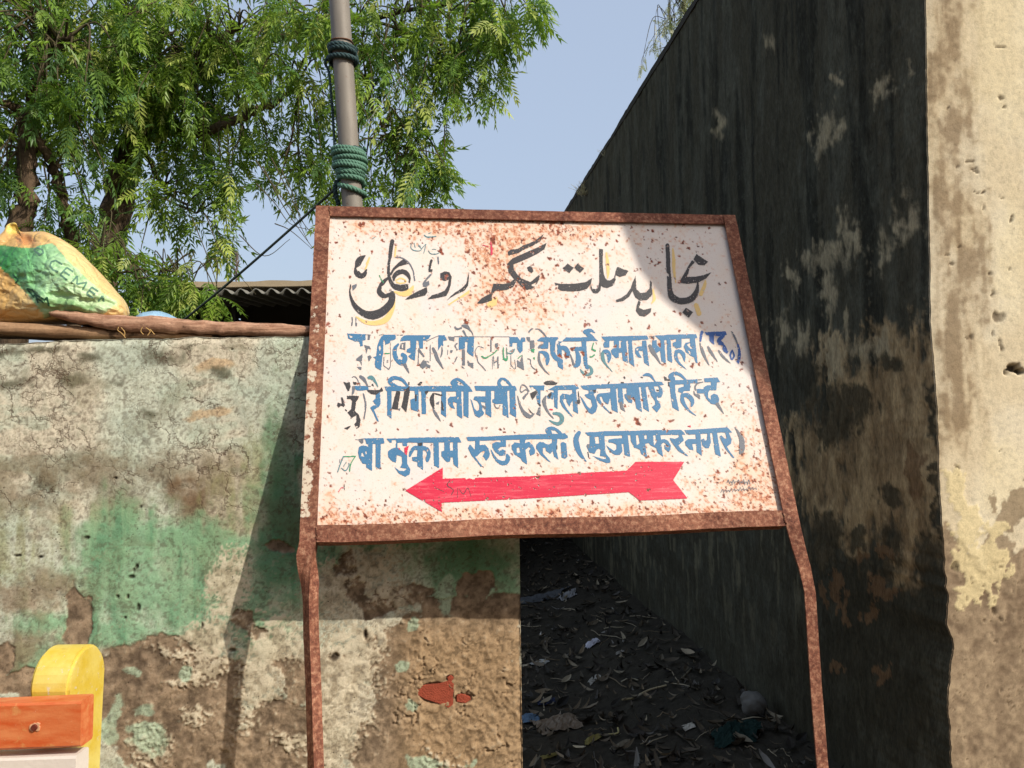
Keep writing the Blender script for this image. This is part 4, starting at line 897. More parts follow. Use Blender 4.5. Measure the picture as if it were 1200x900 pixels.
def front_col(qx, qy, S_, Z_):
    U_ = S_*430; V_ = Z_*430; wx_, wy_ = warp(qx, qy, 250, 10, 4)
    b1 = fbm(U_*.02, V_*.012, 201, 5); b2 = fbm(U_*.06, V_*.05, 202, 5); b3 = fbm(U_*.16, V_*.16, 203, 4); b4 = fbm(U_*.4, V_*.4, 204, 3); ed = (b2-.5)*1.0+(b3-.5)*.5; vs_ = fbm(U_*.10, V_*.015, 208, 4)
    c = np.broadcast_to(lin(226, 213, 184, .90), qx.shape+(3,)).copy()
    c = mixc(c, .5*sstep(.4, .65, b1), lin(214, 194, 156, .88))
    st = any_of(wx_, wy_, [(1112, 40, 26, 120), (1118, 150, 28, 120), (1110, 260, 26, 120), (1118, 400, 34, 110), (1130, 330, 30, 80), (1120, 480, 30, 60), (1100, 100, 20, 60)])
    c = mixc(c, .62*sstep(-.5, .9, st+ed*1.3+(vs_-.5)*1.5), lin(164, 138, 104, .84)); c = mixc(c, .45*sstep(0, .9, st+ed*2-.2+(vs_-.5)*2), lin(112, 88, 62, .8))
    up = any_of(wx_, wy_, [(1180, 40, 46, 160), (1185, 300, 26, 90), (1180, 560, 40, 60)]); c = mixc(c, .35*sstep(-.2, .6, up+ed*.6), lin(236, 220, 176, .92))
    low = sstep(-.05, .12, (qy-(640+28*np.sin(qx*.05)))/60+ed*1.1)
    cem = np.stack([np.interp(b3*.5+b2*.5, [.3, .7], [p_, q_]) for p_, q_ in zip(lin(132, 112, 90, .8), lin(182, 160, 130, .84))], -1)
    c = c*(1-low[..., None])+cem*low[..., None]
    pt = any_of(wx_, wy_, [(1168, 640, 30, 22), (1150, 680, 26, 20), (1185, 600, 20, 30), (1190, 700, 14, 20), (1200, 580, 24, 14)])+ed*1.4
    pm = sstep(0, .15, pt); c = mixc(c, .8*pm*(1-low), lin(150, 128, 100, .8))
    fl = sstep(.02, .14, any_of(wx_, wy_, [(1150, 655, 34, 36), (1145, 690, 28, 20), (1135, 620, 26, 30), (1172, 620, 16, 10), (1120, 580, 16, 30)])+ed*1.7-.1); c = mixc(c, .8*fl, lin(226, 208, 160, .92))
    ch = any_of(wx_, wy_, [(1143, 197, 4, 3), (1137, 190, 6, 2), (1172, 54, 9, 1.6), (1175, 114, 4, 6), (1176, 125, 5, 2), (1113, 125, 3, 2), (1126, 195, 5, 3), (1142, 202, 7, 3, 20), (1146, 229, 3, 2), (1174, 227, 5, 2), (1170, 372, 7, 12, -30), (1167, 393, 3, 8, -25), (1177, 405, 3, 9, -20), (1181, 256, 4, 3), (1182, 318, 2, 3), (1126, 288, 4, 3), (1118, 310, 5, 3),
                             (1112, 298, 3, 2), (1120, 549, 6, 1.5, 40), (1120, 663, 5, 9, 10), (1152, 230, 3, 2), (1133, 395, 4, 6), (1128, 396, 3, 3), (1166, 345, 3, 5), (1150, 245, 2, 4), (1176, 530, 1, 3), (1165, 713, 9, 7, 20), (1174, 722, 4, 4), (1117, 772, 4, 5), (1160, 322, 3, 3)])
    cm_ = sstep(.22, .6, ch+ed*.6); c = mixc(c, .75*cm_, lin(92, 74, 56, .7))
    ho = sstep(0, .5, any_of(wx_, wy_, [(1186, 432, 7, 7), (1193, 436, 5, 5)])+ed*.3); c = mixc(c, .9*ho, lin(40, 26, 20))
    pit = sstep(.66, .74, b4*.5+b3*.5)*low; c = mixc(c, .6*pit, lin(84, 64, 48, .8))
    c = mixc(c, .4*sstep(.7, .8, b4*.6+b2*.4), lin(120, 96, 70, .8))
    d = -.0025*low+(b2-.5)*.0022+(b3-.5)*.0006*(1+5*low)-.004*pit-.005*cm_-.02*ho+.0014*fl
    return d, c
def side_col(qx, qy, S_, Z_):
    U_ = S_*400; V_ = Z_*400; wx_, wy_ = warp(qx, qy, 350, 14, 6)
    lowz = sstep(1.5, .9, Z_); b1 = fbm(U_*.03, V_*.006, 301, 5)*(1-lowz)+fbm(U_*.02, V_*.025, 311, 5)*lowz; b2 = fbm(U_*.06, V_*.03, 302, 5); b3 = fbm(U_*.16, V_*.09, 303, 4); b4 = fbm(U_*.4, V_*.25, 304, 3)
    ed = (b2-.5)*1.7+(b3-.5)*1.0+(b4-.5)*.5
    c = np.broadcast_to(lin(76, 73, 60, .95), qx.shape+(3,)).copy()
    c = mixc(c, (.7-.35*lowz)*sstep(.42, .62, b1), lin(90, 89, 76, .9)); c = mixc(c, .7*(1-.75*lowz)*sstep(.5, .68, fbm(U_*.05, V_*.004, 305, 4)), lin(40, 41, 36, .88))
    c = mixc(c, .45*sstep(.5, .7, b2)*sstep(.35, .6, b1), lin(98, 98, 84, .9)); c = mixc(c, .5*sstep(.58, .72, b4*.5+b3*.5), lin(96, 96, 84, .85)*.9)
    # large area where the cream wash still shows
    big = any_of(wx_, wy_, [(1080, 540, 30, 110), (1065, 540, 44, 110), (1035, 520, 70, 100), (965, 560, 34, 80), (1035, 560, 56, 90), (1060, 500, 44, 70), (985, 560, 30, 70), (1070, 620, 34, 60), (1035, 455, 60, 40), (1010, 600, 40, 50), (960, 520, 20, 50), (1075, 430, 26, 44), (975, 425, 22, 34), (1035, 405, 30, 26), (1060, 660, 30, 40)])
    vst = fbm(U_*.10, V_*.02, 309, 4)-.5
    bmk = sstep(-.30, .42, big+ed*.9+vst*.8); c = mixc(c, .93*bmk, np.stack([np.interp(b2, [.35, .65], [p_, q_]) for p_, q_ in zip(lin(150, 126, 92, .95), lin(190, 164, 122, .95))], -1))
    sm = any_of(wx_, wy_, [(1037, 105, 9, 18, 12), (965, 152, 11, 22, 10), (963, 300, 26, 16, -15), (992, 280, 10, 30), (1070, 248, 12, 22, 10), (1055, 262, 8, 16), (912, 392, 12, 26), (940, 400, 9, 20), (975, 420, 16, 26), (997, 372, 6, 20), (1020, 410, 20, 18), (985, 150, 7, 14), (907, 50, 8, 12), (985, 95, 5, 10), (972, 340, 10, 30), (1030, 300, 10, 20), (1062, 80, 6, 14), (930, 330, 6, 12), (845, 145, 6, 10)])
    sm_ = sstep(-.40, .65, sm+ed*1.0+vst*1.4); c = mixc(c, .8*sm_, lin(178, 164, 132, .95))
    # algae that has crept over it again
    dk = any_of(wx_, wy_, [(978, 490, 26, 34), (1005, 470, 24, 18), (1007, 628, 9, 13), (965, 640, 24, 30), (1045, 585, 16, 12), (1045, 640, 20, 18), (1010, 670, 50, 22), (1050, 740, 70, 50), (990, 760, 60, 60), (1060, 830, 60, 60), (980, 860, 60, 60), (1085, 660, 12, 40), (1098, 520, 4, 150), (1040, 430, 18, 10), (1000, 700, 30, 40), (1092, 720, 20, 60), (950, 450, 12, 30)])
    dkm = sstep(-.22, .38, dk+ed*1.0+vst*.6); c = mixc(c, .86*dkm, lin(66, 63, 51, .9))
    wt = any_of(wx_, wy_, [(1028, 690, 10, 14), (1042, 700, 16, 12), (980, 690, 8, 30), (1038, 790, 10, 12), (980, 785, 6, 8), (1030, 650, 20, 8), (1075, 560, 10, 30), (960, 700, 6, 16), (990, 715, 5, 18), (1018, 725, 8, 12)])
    c = mixc(c, .75*sstep(.02, .2, wt+ed*.9), lin(134, 104, 74, .85))
    dr = sstep(.56, .66, fbm(U_*.07, V_*.014, 306, 4))*sstep(800, 640, qy)*sstep(600, 630, qy)*sstep(960, 930, qx); c = mixc(c, .7*dr, lin(128, 122, 98, .88))
    d = (b2-.5)*.010+(b3-.5)*.004-.003*bmk*0+.002*bmk
    return d, c
k = N('cream_washed_render'); tc = k.attr('tint').outputs['Color']; p = k.pos(); f1 = k.noise(p, 70, 7, .66); f2 = k.noise(p, 300, 4, .6)
cc = k.mix(.6, tc, k.ramp(f1, [(.28, .62), (.5, 1.0), (.75, 1.2)]), 'MULTIPLY'); cc = k.mix(.4, cc, k.ramp(f2, [(.3, .7), (.5, 1.0), (.7, 1.15)]), 'MULTIPLY')
M_bf = k.fin(cc, .92, k.math('ADD', f1, k.math('MULTIPLY', f2, .4)), .55, .0024, spec=.12)
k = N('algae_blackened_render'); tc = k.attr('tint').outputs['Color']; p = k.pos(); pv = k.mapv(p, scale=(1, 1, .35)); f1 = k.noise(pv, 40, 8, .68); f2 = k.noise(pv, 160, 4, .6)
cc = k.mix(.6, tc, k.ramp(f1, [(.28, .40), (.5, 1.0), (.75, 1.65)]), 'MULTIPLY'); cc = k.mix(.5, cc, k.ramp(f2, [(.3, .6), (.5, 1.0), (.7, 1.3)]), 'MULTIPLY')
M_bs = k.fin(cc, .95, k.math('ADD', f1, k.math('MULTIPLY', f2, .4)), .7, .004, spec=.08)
bld = thing('plastered_building', 'tall building with sunlit cream front and algae-blackened shaded side wall', 'building', B_C)
bface('front_wall', B_FR, nFront, np.concatenate([np.arange(0, .62, .0045), np.linspace(.64, 4.2, 60)]), None, front_col, M_bf)
side_s = np.concatenate([np.arange(0, 1.0, .0055), 1.0+np.cumsum(np.linspace(.006, .05, 260))]); side_s = side_s[side_s < 9.0]
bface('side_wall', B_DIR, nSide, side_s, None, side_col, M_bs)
M_roofc = m_plain('roof_concrete', lin(120, 112, 98, .8))
bm = bmesh.new(); L_ = side_s[-1]
pts = [B_C+B_FR*.03+B_DIR*.03, B_C+B_FR*4.2+B_DIR*.03, B_C+B_FR*4.2+B_DIR*L_, B_C+B_FR*.03+B_DIR*L_]
bm_prism(bm, pts, (0, 0, B_H-.02)); bm_obj('wall_core', bm, M_roofc, bld)
# worn cap of the wall head
capx = resamp([B_C+B_DIR*0.0+np.array([0, 0, B_H]), B_C+B_DIR*L_+np.array([0, 0, B_H])], .05); V = []
cr_ = np.random.default_rng(9)
for i, p_ in enumerate(capx):
    h = .012+.016*vnoise(i*.35, 0, 8)+cr_.normal(0, .002); w_ = .004+.004*vnoise(i*.5, 3, 8)
    V += [p_+nSide*w_-np.array([0, 0, .02]), p_+nSide*w_*.6+np.array([0, 0, h]), p_-nSide*.24+np.array([0, 0, h*.8]), p_-nSide*.24-np.array([0, 0, .02])]
F = [(i*4+q, i*4+(q+1) % 4, i*4+4+(q+1) % 4, i*4+4+q) for i in range(len(capx)-1) for q in range(4)]
mesh_pd('wall_head', V, F+[(3, 2, 1, 0), tuple(range(len(V)-4, len(V)))], m_plain('dark_wall_head', lin(62, 58, 50, .85), .95, 18, .4, .6, .006), bld)
settle(bld)

# ================================================================== ground and alley floor
def floor_z(x, y):
    x = np.asarray(x, float); y = np.asarray(y, float)
    wx = B_C[0]-.105*(y-B_C[1])
    return .045+.20*sstep(.75, .02, wx-x)+(fbm(x*2.1, y*2.1, 401, 5)-.5)*.10+(fbm(x*14, y*14, 402, 3)-.5)*.02
k = N('packed_earth'); p = k.pos(); n1 = k.noise(p, 3, 8, .6); n2 = k.noise(p, 30, 6, .65)
cc = k.mix(n1, lin(90, 78, 64, .8), lin(130, 112, 92, .85)); cc = k.mix(.5, cc, k.ramp(n2, [(.3, .6), (.7, 1.2)]), 'MULTIPLY')
M_ground = k.fin(cc, .95, n2, .6, .01, spec=.1)
k = N('black_alley_soil'); p = k.pos(); n1 = k.noise(p, 5, 8, .6); n2 = k.noise(p, 46, 6, .7)
cc = k.mix(n1, lin(40, 38, 33, .85), lin(78, 72, 60, .9)); cc = k.mix(.6, cc, k.ramp(n2, [(.3, .45), (.7, 1.5)]), 'MULTIPLY')
M_soil = k.fin(cc, .9, n2, .9, .012, spec=.2)
g = mesh_pd('ground', [(-400, -300, 0), (400, -300, 0), (400, 900, 0), (-400, 900, 0)], [(0, 1, 2, 3)], M_ground); tag(g, kind='structure')
gx = np.linspace(-1.6, 1.35, 260); gy = 2.12+np.linspace(0, 1, 330)**1.5*6.6
GX_, GY_ = np.meshgrid(gx, gy, indexing='ij'); GZ_ = floor_z(GX_, GY_)
af = mesh_np('alley_ground', np.stack([GX_, GY_, GZ_], -1).reshape(-1, 3), grid_faces(len(gx), len(gy)), M_soil, None, True); tag(af, kind='structure')

def floor_pt(px, py, lift=0.0):
    d = ray(px, py); t_ = 1.0
    for _ in range(40):
        P_ = CAM+d*t_; f_ = P_[2]-(float(floor_z(P_[0], P_[1]))+lift); t_ += f_/(-d[2])*.8
    return CAM+d*t_

# ================================================================== the shed with the corrugated roof
YS = 6.0
SX0, SX1 = at(162, 335, YS)[0], .74
sz = at(260, 331, YS)[2]
shed = thing('shed', 'low dark open shed with corrugated roof edge behind the wall', 'shed', (SX0, YS, 0))
M_fascia = m_plain('weathered_cement_edge', lin(176, 158, 130, .85), .9, 8, .22, .5, .004)
M_corr = m_plain('asbestos_sheet', lin(128, 126, 118, .85), .9, 10, .25, .4, .004)
M_dark = m_plain('dark_shed_wall', lin(56, 52, 46, .8), .95, 4, .25, .4, .01)  # even dark grey-brown for the shed walls and post
V = []; F = []; nn = 80
fr = np.random.default_rng(4)
for i in range(nn+1):
    x = SX0+(SX1-SX0)*i/nn; z0 = sz-.036+.008*(vnoise(i*.3, 0, 2)-.5); z1 = sz+.008+.010*(vnoise(i*.4, 5, 2)-.5)
    V += [(x, YS, z0), (x, YS, z1), (x, YS+3.6, z1+.25), (x, YS+3.6, z0+.25)]
F = [(i*4+q, i*4+4+q, i*4+4+(q+1) % 4, i*4+(q+1) % 4) for i in range(nn) for q in range(4)]+[(0, 1, 2, 3), (nn*4+3, nn*4+2, nn*4+1, nn*4)]
mesh_pd('roof_slab', V, F, M_fascia, shed)
V = []; F = []; m_ = int((SX1-SX0)/.0095)
for i in range(m_+1):
    x = SX0+.03+(SX1-SX0-.06)*i/m_; wv = .020*sin(2*pi*x/.118)
    for q, (yy, zz_, dz) in enumerate([(YS-.10, sz-.088, 0), (YS+3.4, sz+.12, 0), (YS+3.4, sz+.12, -.008), (YS-.10, sz-.088, -.008)]):
        V.append((x, yy+(.012*sin(x*3)), zz_+wv+dz))
F = [(i*4+q, i*4+4+q, i*4+4+(q+1) % 4, i*4+(q+1) % 4) for i in range(m_) for q in range(4)]
mesh_pd('corrugated_sheet', V, F, M_corr, shed, True)
bm = bmesh.new(); bm_box(bm, SX0, SX1, 9.3, 9.45, 0, sz+.1); bm_box(bm, SX0, SX0+.12, 6.05, 9.3, 0, sz-.02); bm_obj('shed_wall', bm, M_dark, shed)
bm = bmesh.new(); bm_box(bm, at(282, 360, 6.9)[0], at(420, 360, 6.9)[0], 6.9, 7.0, 0, at(300, 352, 6.9)[2]); bm_obj('partition', bm, m_plain('partition_board', lin(78, 72, 64, .8), .9, 6, .3), shed)
bm = bmesh.new(); bm_box(bm, at(270, 360, 6.2)[0], at(276, 360, 6.2)[0], 6.2, 6.28, 0, sz-.14); bm_obj('post', bm, M_dark, shed)
settle(shed)
# ================================================================== planks on the wall
def m_wood(name, c0, c1, sc_=1.0):
    k = N(name); p = k.pos(); q = k.mapv(p, scale=(4*sc_, 30*sc_, 60*sc_), rot=(0, .06, -W_YAW)); g_ = k.noise(q, 1.6, 8, .65, .4); n = k.noise(p, 22, 5, .6); f = k.noise(p, 150, 4, .6)
    c = k.mix(k.ramp(g_, [(.3, 0), (.7, 1)]), c0, c1); c = k.mix(k.ramp(n, [(.60, 0), (.68, .75)]), c, lin(38, 28, 22)); c = k.mix(.5, c, k.ramp(f, [(.3, .6), (.7, 1.2)]), 'MULTIPLY')
    return k.fin(c, .9, k.math('ADD', g_, k.math('MULTIPLY', f, .4)), .7, .003, spec=.12)
def plank(name, label, st, off, depth, mat, rag, seed):
    "st: (photo x, top y, bottom y) stations; off: how far in front of the wall face"
    xs = np.arange(st[0][0], st[-1][0]+.1, 3.0); ty = np.interp(xs, [s_[0] for s_ in st], [s_[1] for s_ in st]); by = np.interp(xs, [s_[0] for s_ in st], [s_[2] for s_ in st])
    V = []; r_ = np.random.default_rng(seed); K = 12
    for i, (x, a, b) in enumerate(zip(xs, ty, by)):
        a += rag*(fbm(x*.05, 0, seed, 4)-.5)*2; b += rag*(fbm(x*.06, 9, seed, 4)-.5)*2.6
        T = wl(x, a, off); Bm = wl(x, b, off); h = T-Bm
        for q in range(5):
            f_ = q/4; bulge = .004*sin(pi*f_)+rag*.0016*(vnoise(x*.12, q*3.1, seed)-.5)*2
            V.append(Bm+h*f_+nW*(bulge-.005*(q in (0, 4))))
        V.append(T-nW*depth*.35+np.array([0, 0, .002])); V.append(T-nW*depth*.7); V.append(T-nW*depth-np.array([0, 0, .003]))
        V.append(T-h*.5-nW*(depth+.004)); V.append(Bm-nW*depth); V.append(Bm-nW*depth*.6); V.append(Bm-nW*depth*.3)
    n = len(xs); F = [(i*K+q, i*K+K+q, i*K+K+(q+1) % K, i*K+(q+1) % K) for i in range(n-1) for q in range(K)]
    F += [tuple(range(K)), tuple(range((n-1)*K, n*K))[::-1]]
    o = mesh_pd(name, V, F, mat, None, True); bm = bmesh.new(); bm.from_mesh(o.data); bmesh.ops.recalc_face_normals(bm, faces=bm.faces); bm.to_mesh(o.data); bm.free()
    return tag(o, label, 'plank')
plank('wooden_plank', 'smooth brown plank under the cement bag at the far left of the wall top', [(-160, 370, 388), (0, 377, 391), (60, 380, 394.5), (120, 384, 397), (200, 389, 396.5), (250, 392, 395.5)], -.03, .12, m_wood('brown_plank', lin(150, 116, 86, .85), lin(186, 150, 116, .85)), .5, 21)
plank('wooden_plank', 'rough pitted plank with a tapered left end lying across the wall top', [(58, 365.5, 369), (66, 363.5, 373), (85, 364.5, 377), (130, 367.5, 386), (200, 372, 389.5), (260, 376, 392), (310, 378.5, 393), (350, 380, 393), (364, 381, 392)], -.012, .10, m_wood('rough_plank', lin(140, 98, 76, .85), lin(206, 166, 138, .9), 1.4), 2.2, 22)
sp_ = Soup()
for pts in ([(139, 383), (138, 387), (143, 391), (147, 396)], [(142, 384), (146, 389), (146, 394)], [(167, 383), (165, 388), (168, 392)], [(171, 384), (176, 388), (173, 393)], [(176, 386), (181, 392)]):
    sp_.tube(smooth_path([wl(x, y, .006) for x, y in pts], 4), .0011, 5)
o = sp_.build('straw_tie', m_plain('dry_straw', lin(196, 158, 98, .85), .8)); tag(o, 'frayed yellow straw tie hanging off the lower brown plank', 'tie')

# ================================================================== cement bag
BY = 2.02
def bg_(px, py, off=0.0):
    P_ = at(px, py, BY); return P_+np.array([0, -off, 0])
outl = [(-60, 310), (-30, 292), (-8, 280), (3, 272), (8, 264), (14, 261), (19, 262), (24, 271), (38, 271.5), (52, 271.5), (66, 277), (80, 285), (92, 294), (104, 306), (116, 318), (128, 331), (138, 343), (146, 352), (151, 362), (151, 370), (140, 378), (100, 380), (60, 381), (20, 381), (-20, 380), (-60, 378), (-78, 350), (-74, 325)]
oc = np.array(outl, float); oc_s = []
P_ = [oc[(i) % len(oc)] for i in range(len(oc))]
for i in range(len(oc)):
    p0, p1, p2, p3 = P_[i-1], P_[i], P_[(i+1) % len(oc)], P_[(i+2) % len(oc)]
    for j in range(8):
        t_ = j/8; oc_s.append(.5*((2*p1)+(-p0+p2)*t_+(2*p0-5*p1+4*p2-p3)*t_*t_+(-p0+3*p1-3*p2+p3)*t_**3))
oc_s = np.array(oc_s); C0 = np.array([45.0, 335.0]); NR = 70
rho = np.linspace(0.004, 1, NR)
gridp = C0+rho[:, None, None]*(oc_s-C0)[None]
bx, by_ = gridp[..., 0], gridp[..., 1]
hgt = .135*np.sqrt(np.clip(1-rho**3.0, 0, 1))[:, None]*np.ones_like(bx)
# neck is thin, folds run out of it and across the printed side
hgt *= 1-.72*np.exp(-((bx-14)/22)**2-((by_-263)/16)**2)
wr = fbm(bx*.05+by_*.03, by_*.05-bx*.03, 501, 4)-.5; wr2 = 1-2*np.abs(fbm(bx*.035+by_*.02, by_*.07-bx*.03, 502, 4)-.5)*2; wr3 = 1-np.abs(fbm(bx*.11, by_*.11+bx*.04, 503, 3)-.5)*4
infl = np.clip((1-rho)[:, None]*6, 0, 1)
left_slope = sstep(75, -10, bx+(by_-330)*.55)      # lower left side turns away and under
relief = wr*.022+wr2*.0055+wr3*.0022
crease = -.012*np.exp(-((by_-(352-.0006*(bx-100)**2+.12*(bx-100)))/4.5)**2)*sstep(50, 70, bx)*sstep(140, 125, bx)
fold = -.014*np.exp(-(((bx-34)*.86-(by_-283)*.5)/5)**2)*sstep(300, 272, by_)
hgt = hgt+(relief+crease+fold)*infl-.055*left_slope*infl
Pb = np.stack([np.zeros_like(bx)]*3, -1)
D_ = cF+cR*((bx-600)/FPX)[..., None]-cU*((by_-450)/FPX)[..., None]
Pb = CAM+D_*((BY-hgt)/D_[..., 1])[..., None]
Pk = CAM+D_*((BY+np.abs(hgt)*.5)/D_[..., 1])[..., None]
def inpoly(X, Y, poly):
    ins = np.zeros(X.shape, bool); q = np.array(poly, float); r_ = np.roll(q, -1, 0)
    for (x1, y1), (x2, y2) in zip(q, r_):
        if y1 == y2: continue
        ins ^= ((y1 > Y) != (y2 > Y)) & (X < (x2-x1)*(Y-y1)/(y2-y1)+x1)
    return ins
jx_ = bx+(fbm(bx*.2, by_*.2, 510, 3)-.5)*3; jy_ = by_+(fbm(bx*.2, by_*.2, 511, 3)-.5)*3
green = inpoly(jx_, jy_, [(-90, 286), (0, 286.5), (14, 289), (26, 291), (40, 290), (52, 286), (62, 285), (72, 296), (84, 309), (98, 322), (112, 336), (126, 347), (137, 353), (132, 361), (122, 367), (60, 368), (54, 374), (42, 358), (30, 343), (18, 330), (8, 321), (0, 313), (-90, 290)])
cb = np.broadcast_to(lin(236, 206, 140, .86), bx.shape+(3,)).copy()
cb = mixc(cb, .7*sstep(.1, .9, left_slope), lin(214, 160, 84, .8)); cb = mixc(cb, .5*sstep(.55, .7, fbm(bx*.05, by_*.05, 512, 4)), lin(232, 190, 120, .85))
cb = mixc(cb, .75*sstep(0, .5, El(bx, by_, 30, 281, 14, 9)+wr*1.5), lin(196, 132, 80, .85)); cb = mixc(cb, sstep(0, .4, El(bx, by_, 15, 266, 12, 10)), lin(236, 204, 104, .86))
gcol = np.stack([np.interp(bx+(by_-330)*.3, [0, 30, 60, 110], [a, b, c2, d2]) for a, b, c2, d2 in zip(lin(50, 128, 60, .85), lin(116, 182, 118, .88), lin(172, 212, 160, .92), lin(190, 216, 164, .92))], -1)
gcol = mixc(gcol, .5*sstep(.5, .75, fbm(bx*.12, by_*.2, 513, 3)), lin(120, 182, 116, .86)); gcol = mixc(gcol, .6*sstep(0, .5, El(bx, by_, 78, 358, 40, 10, 6)), lin(104, 158, 82, .86))
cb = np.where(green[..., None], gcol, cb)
nth = len(oc_s); idx = np.arange(NR)[:, None]*nth+np.arange(nth)[None]; nx = np.roll(idx, -1, 1)
Ff = np.stack([idx[:-1], nx[:-1], nx[1:], idx[1:]], -1).reshape(-1, 4); n0 = NR*nth
idk = idx+n0; nk = np.roll(idk, -1, 1)
Fk = np.stack([idk[:-1], idk[1:], nk[1:], nk[:-1]], -1).reshape(-1, 4)
k = N('woven_plastic'); tc = k.attr('tint').outputs['Color']; p = k.pos(); f1 = k.noise(p, 60, 4, .6); wv_ = k.n('TexWave', {'Vector': p, 'Scale': 160.0, 'Distortion': .5}).outputs['Fac']
wpb = k.n('VectorMath', {0: p, 1: k.n('VectorMath', {0: k.n('TexNoise', {'Vector': p, 'Scale': 14.0, 'Detail': 3}).outputs['Color'], 'Scale': .05}, operation='SCALE').outputs[0]}, operation='ADD').outputs[0]
cr1 = k.ramp(k.voro(wpb, 19.0, 'DISTANCE_TO_EDGE').outputs['Distance'], [(0, 0), (.16, 1)]); cr3 = k.voro(wpb, 46.0).outputs['Distance']
M_bag = k.fin(k.mix(.30, tc, k.ramp(f1, [(.3, .75), (.7, 1.15)]), 'MULTIPLY'), .42, k.math('ADD', k.math('ADD', k.math('MULTIPLY', cr1, .9), k.math('MULTIPLY', cr3, .7)), k.math('MULTIPLY', wv_, .05)), .55, .006, spec=.45)
bag = thing('cement_bag', 'yellow cement bag with crumpled green printed side, lying on the planks', 'bag', at(45, 381, BY))
allP = np.concatenate([Pb.reshape(-1, 3), Pk.reshape(-1, 3)])
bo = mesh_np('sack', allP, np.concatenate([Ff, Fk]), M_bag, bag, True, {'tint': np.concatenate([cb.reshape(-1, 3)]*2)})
bvh = BVHTree.FromPolygons([tuple(v) for v in Pb.reshape(-1, 3)], [tuple(int(q) for q in f) for f in Ff])
def on_bag(px, py):
    d = ray(px, py); d = d/np.linalg.norm(d); h = bvh.ray_cast(Vector(CAM), Vector(d))
    return (np.array(h[0])+np.array(h[1])*(.0008 if h[1].dot(Vector(d)) < 0 else -.0008)) if h[0] is not None else None
M_print = m_plain('grey_green_print', lin(96, 134, 112, .85), .6, 60, .2, .1)
M_print2 = m_plain('dark_green_print', lin(34, 84, 56, .8), .6, 60, .2, .1)
def bag_strokes(name, strokes, wid, mat):
    V = []; F = []
    for st in strokes:
        pts = []
        for (x0, y0), (x1, y1) in zip(st[:-1], st[1:]):
            n = max(2, int(hypot(x1-x0, y1-y0)/1.2)); pts += [(x0+(x1-x0)*i/n, y0+(y1-y0)*i/n) for i in range(n)]
        pts.append(st[-1]); pts = np.array(pts)
        tg = np.gradient(pts, axis=0); tg /= np.linalg.norm(tg, axis=1)[:, None]+1e-9; nr = np.stack([-tg[:, 1], tg[:, 0]], 1)*wid/2
        L, R_ = [], []
        for p_, n_2 in zip(pts, nr):
            a, b = on_bag(*(p_+n_2)), on_bag(*(p_-n_2)); L.append(a); R_.append(b)
        for i in range(len(pts)-1):
            q = [L[i], L[i+1], R_[i+1], R_[i]]
            if any(v is None for v in q): continue
            m = len(V); V += q; F.append((m, m+1, m+2, m+3))
    if V: mesh_pd(name, V, F, mat, bag)
s6 = lambda *c: [(c[i]/6, 255+c[i+1]/6) for i in range(0, len(c), 2)]
for L_s in ([s6(240, 228, 285, 270), s6(240, 228, 265, 212, 300, 228, 305, 250, 285, 262, 262, 246)], [s6(440, 330, 392, 302, 362, 312, 352, 336, 372, 368, 410, 382)], [s6(470, 352, 425, 402), s6(470, 352, 515, 382), s6(448, 378, 490, 408), s6(425, 402, 472, 440)],
            [s6(500, 460, 545, 410), s6(545, 410, 540, 470), s6(540, 470, 610, 455), s6(610, 455, 580, 510)], [s6(645, 490, 610, 535), s6(645, 490, 690, 520), s6(628, 512, 670, 540), s6(610, 535, 655, 565)], [s6(690, 590, 720, 550), s6(720, 550, 730, 590)]):
    bag_strokes('print_letter', L_s, 1.9, M_print)
for L_s in ([s6(190, 500, 240, 560), s6(190, 500, 230, 510, 255, 545, 225, 550)], [s6(250, 540, 270, 600), s6(250, 540, 310, 575), s6(262, 570, 300, 590)], [s6(300, 600, 330, 560), s6(330, 560, 345, 620)], [s6(90, 400, 130, 440), s6(130, 440, 110, 460)]):
    bag_strokes('print_letter', L_s, 1.9, M_print2)
settle(bag)
# blue sheet bundle behind the rough plank
bm = bmesh.new(); bmesh.ops.create_icosphere(bm, subdivisions=4, radius=1.0)
c0 = at(186, 374, 2.13)
for v in bm.verts:
    q = v.co.copy(); n_ = float(fbm(q.x*2+q.z, q.y*2+q.z*1.7, 77, 4))-.5
    v.co = Vector((c0[0]+q.x*.056*(1+.3*n_), c0[1]+q.y*.08, c0[2]-.012+max(q.z, -.6)*.030*(1+.5*n_)))
o = bm_obj('plastic_bundle', bm, m_plain('blue_plastic', lin(150, 188, 214, .9), .35, 40, .2, .5, .004, spec=.5), None, True); tag(o, 'pale blue plastic bundle peeping over the rough plank', 'bundle')

# ================================================================== steel pole, ropes, guy cable
pole = thing('steel_pole', 'grey steel pole rising behind the signboard', 'pole', (0, 0, 0))
pa, pb = at(397.5, 0, 2.36), at(413, 240, 2.36); dp = (pb-pa)/np.linalg.norm(pb-pa)
foot = pa+dp*(pa[2]/-dp[2]); top = pa-dp*1.3; pole.location = tuple(foot)
k = N('dull_galvanised'); p = k.pos(); f1 = k.noise(k.mapv(p, scale=(1, 1, .25)), 30, 7, .6); f2 = k.noise(p, 200, 3)
cc = k.mix(f1, lin(112, 106, 98, .85), lin(160, 152, 140, .88)); cc = k.mix(k.ramp(k.noise(p, 60, 5), [(.62, 0), (.72, .5)]), cc, lin(110, 76, 58)); M_pole = k.fin(cc, .6, f2, .25, .001, spec=.35, metal=.1)
s_ = Soup(); npp = 40; s_.tube([foot+(top-foot)*i/npp for i in range(npp+1)], .0315, 28); s_.build('tube', M_pole, pole, True)
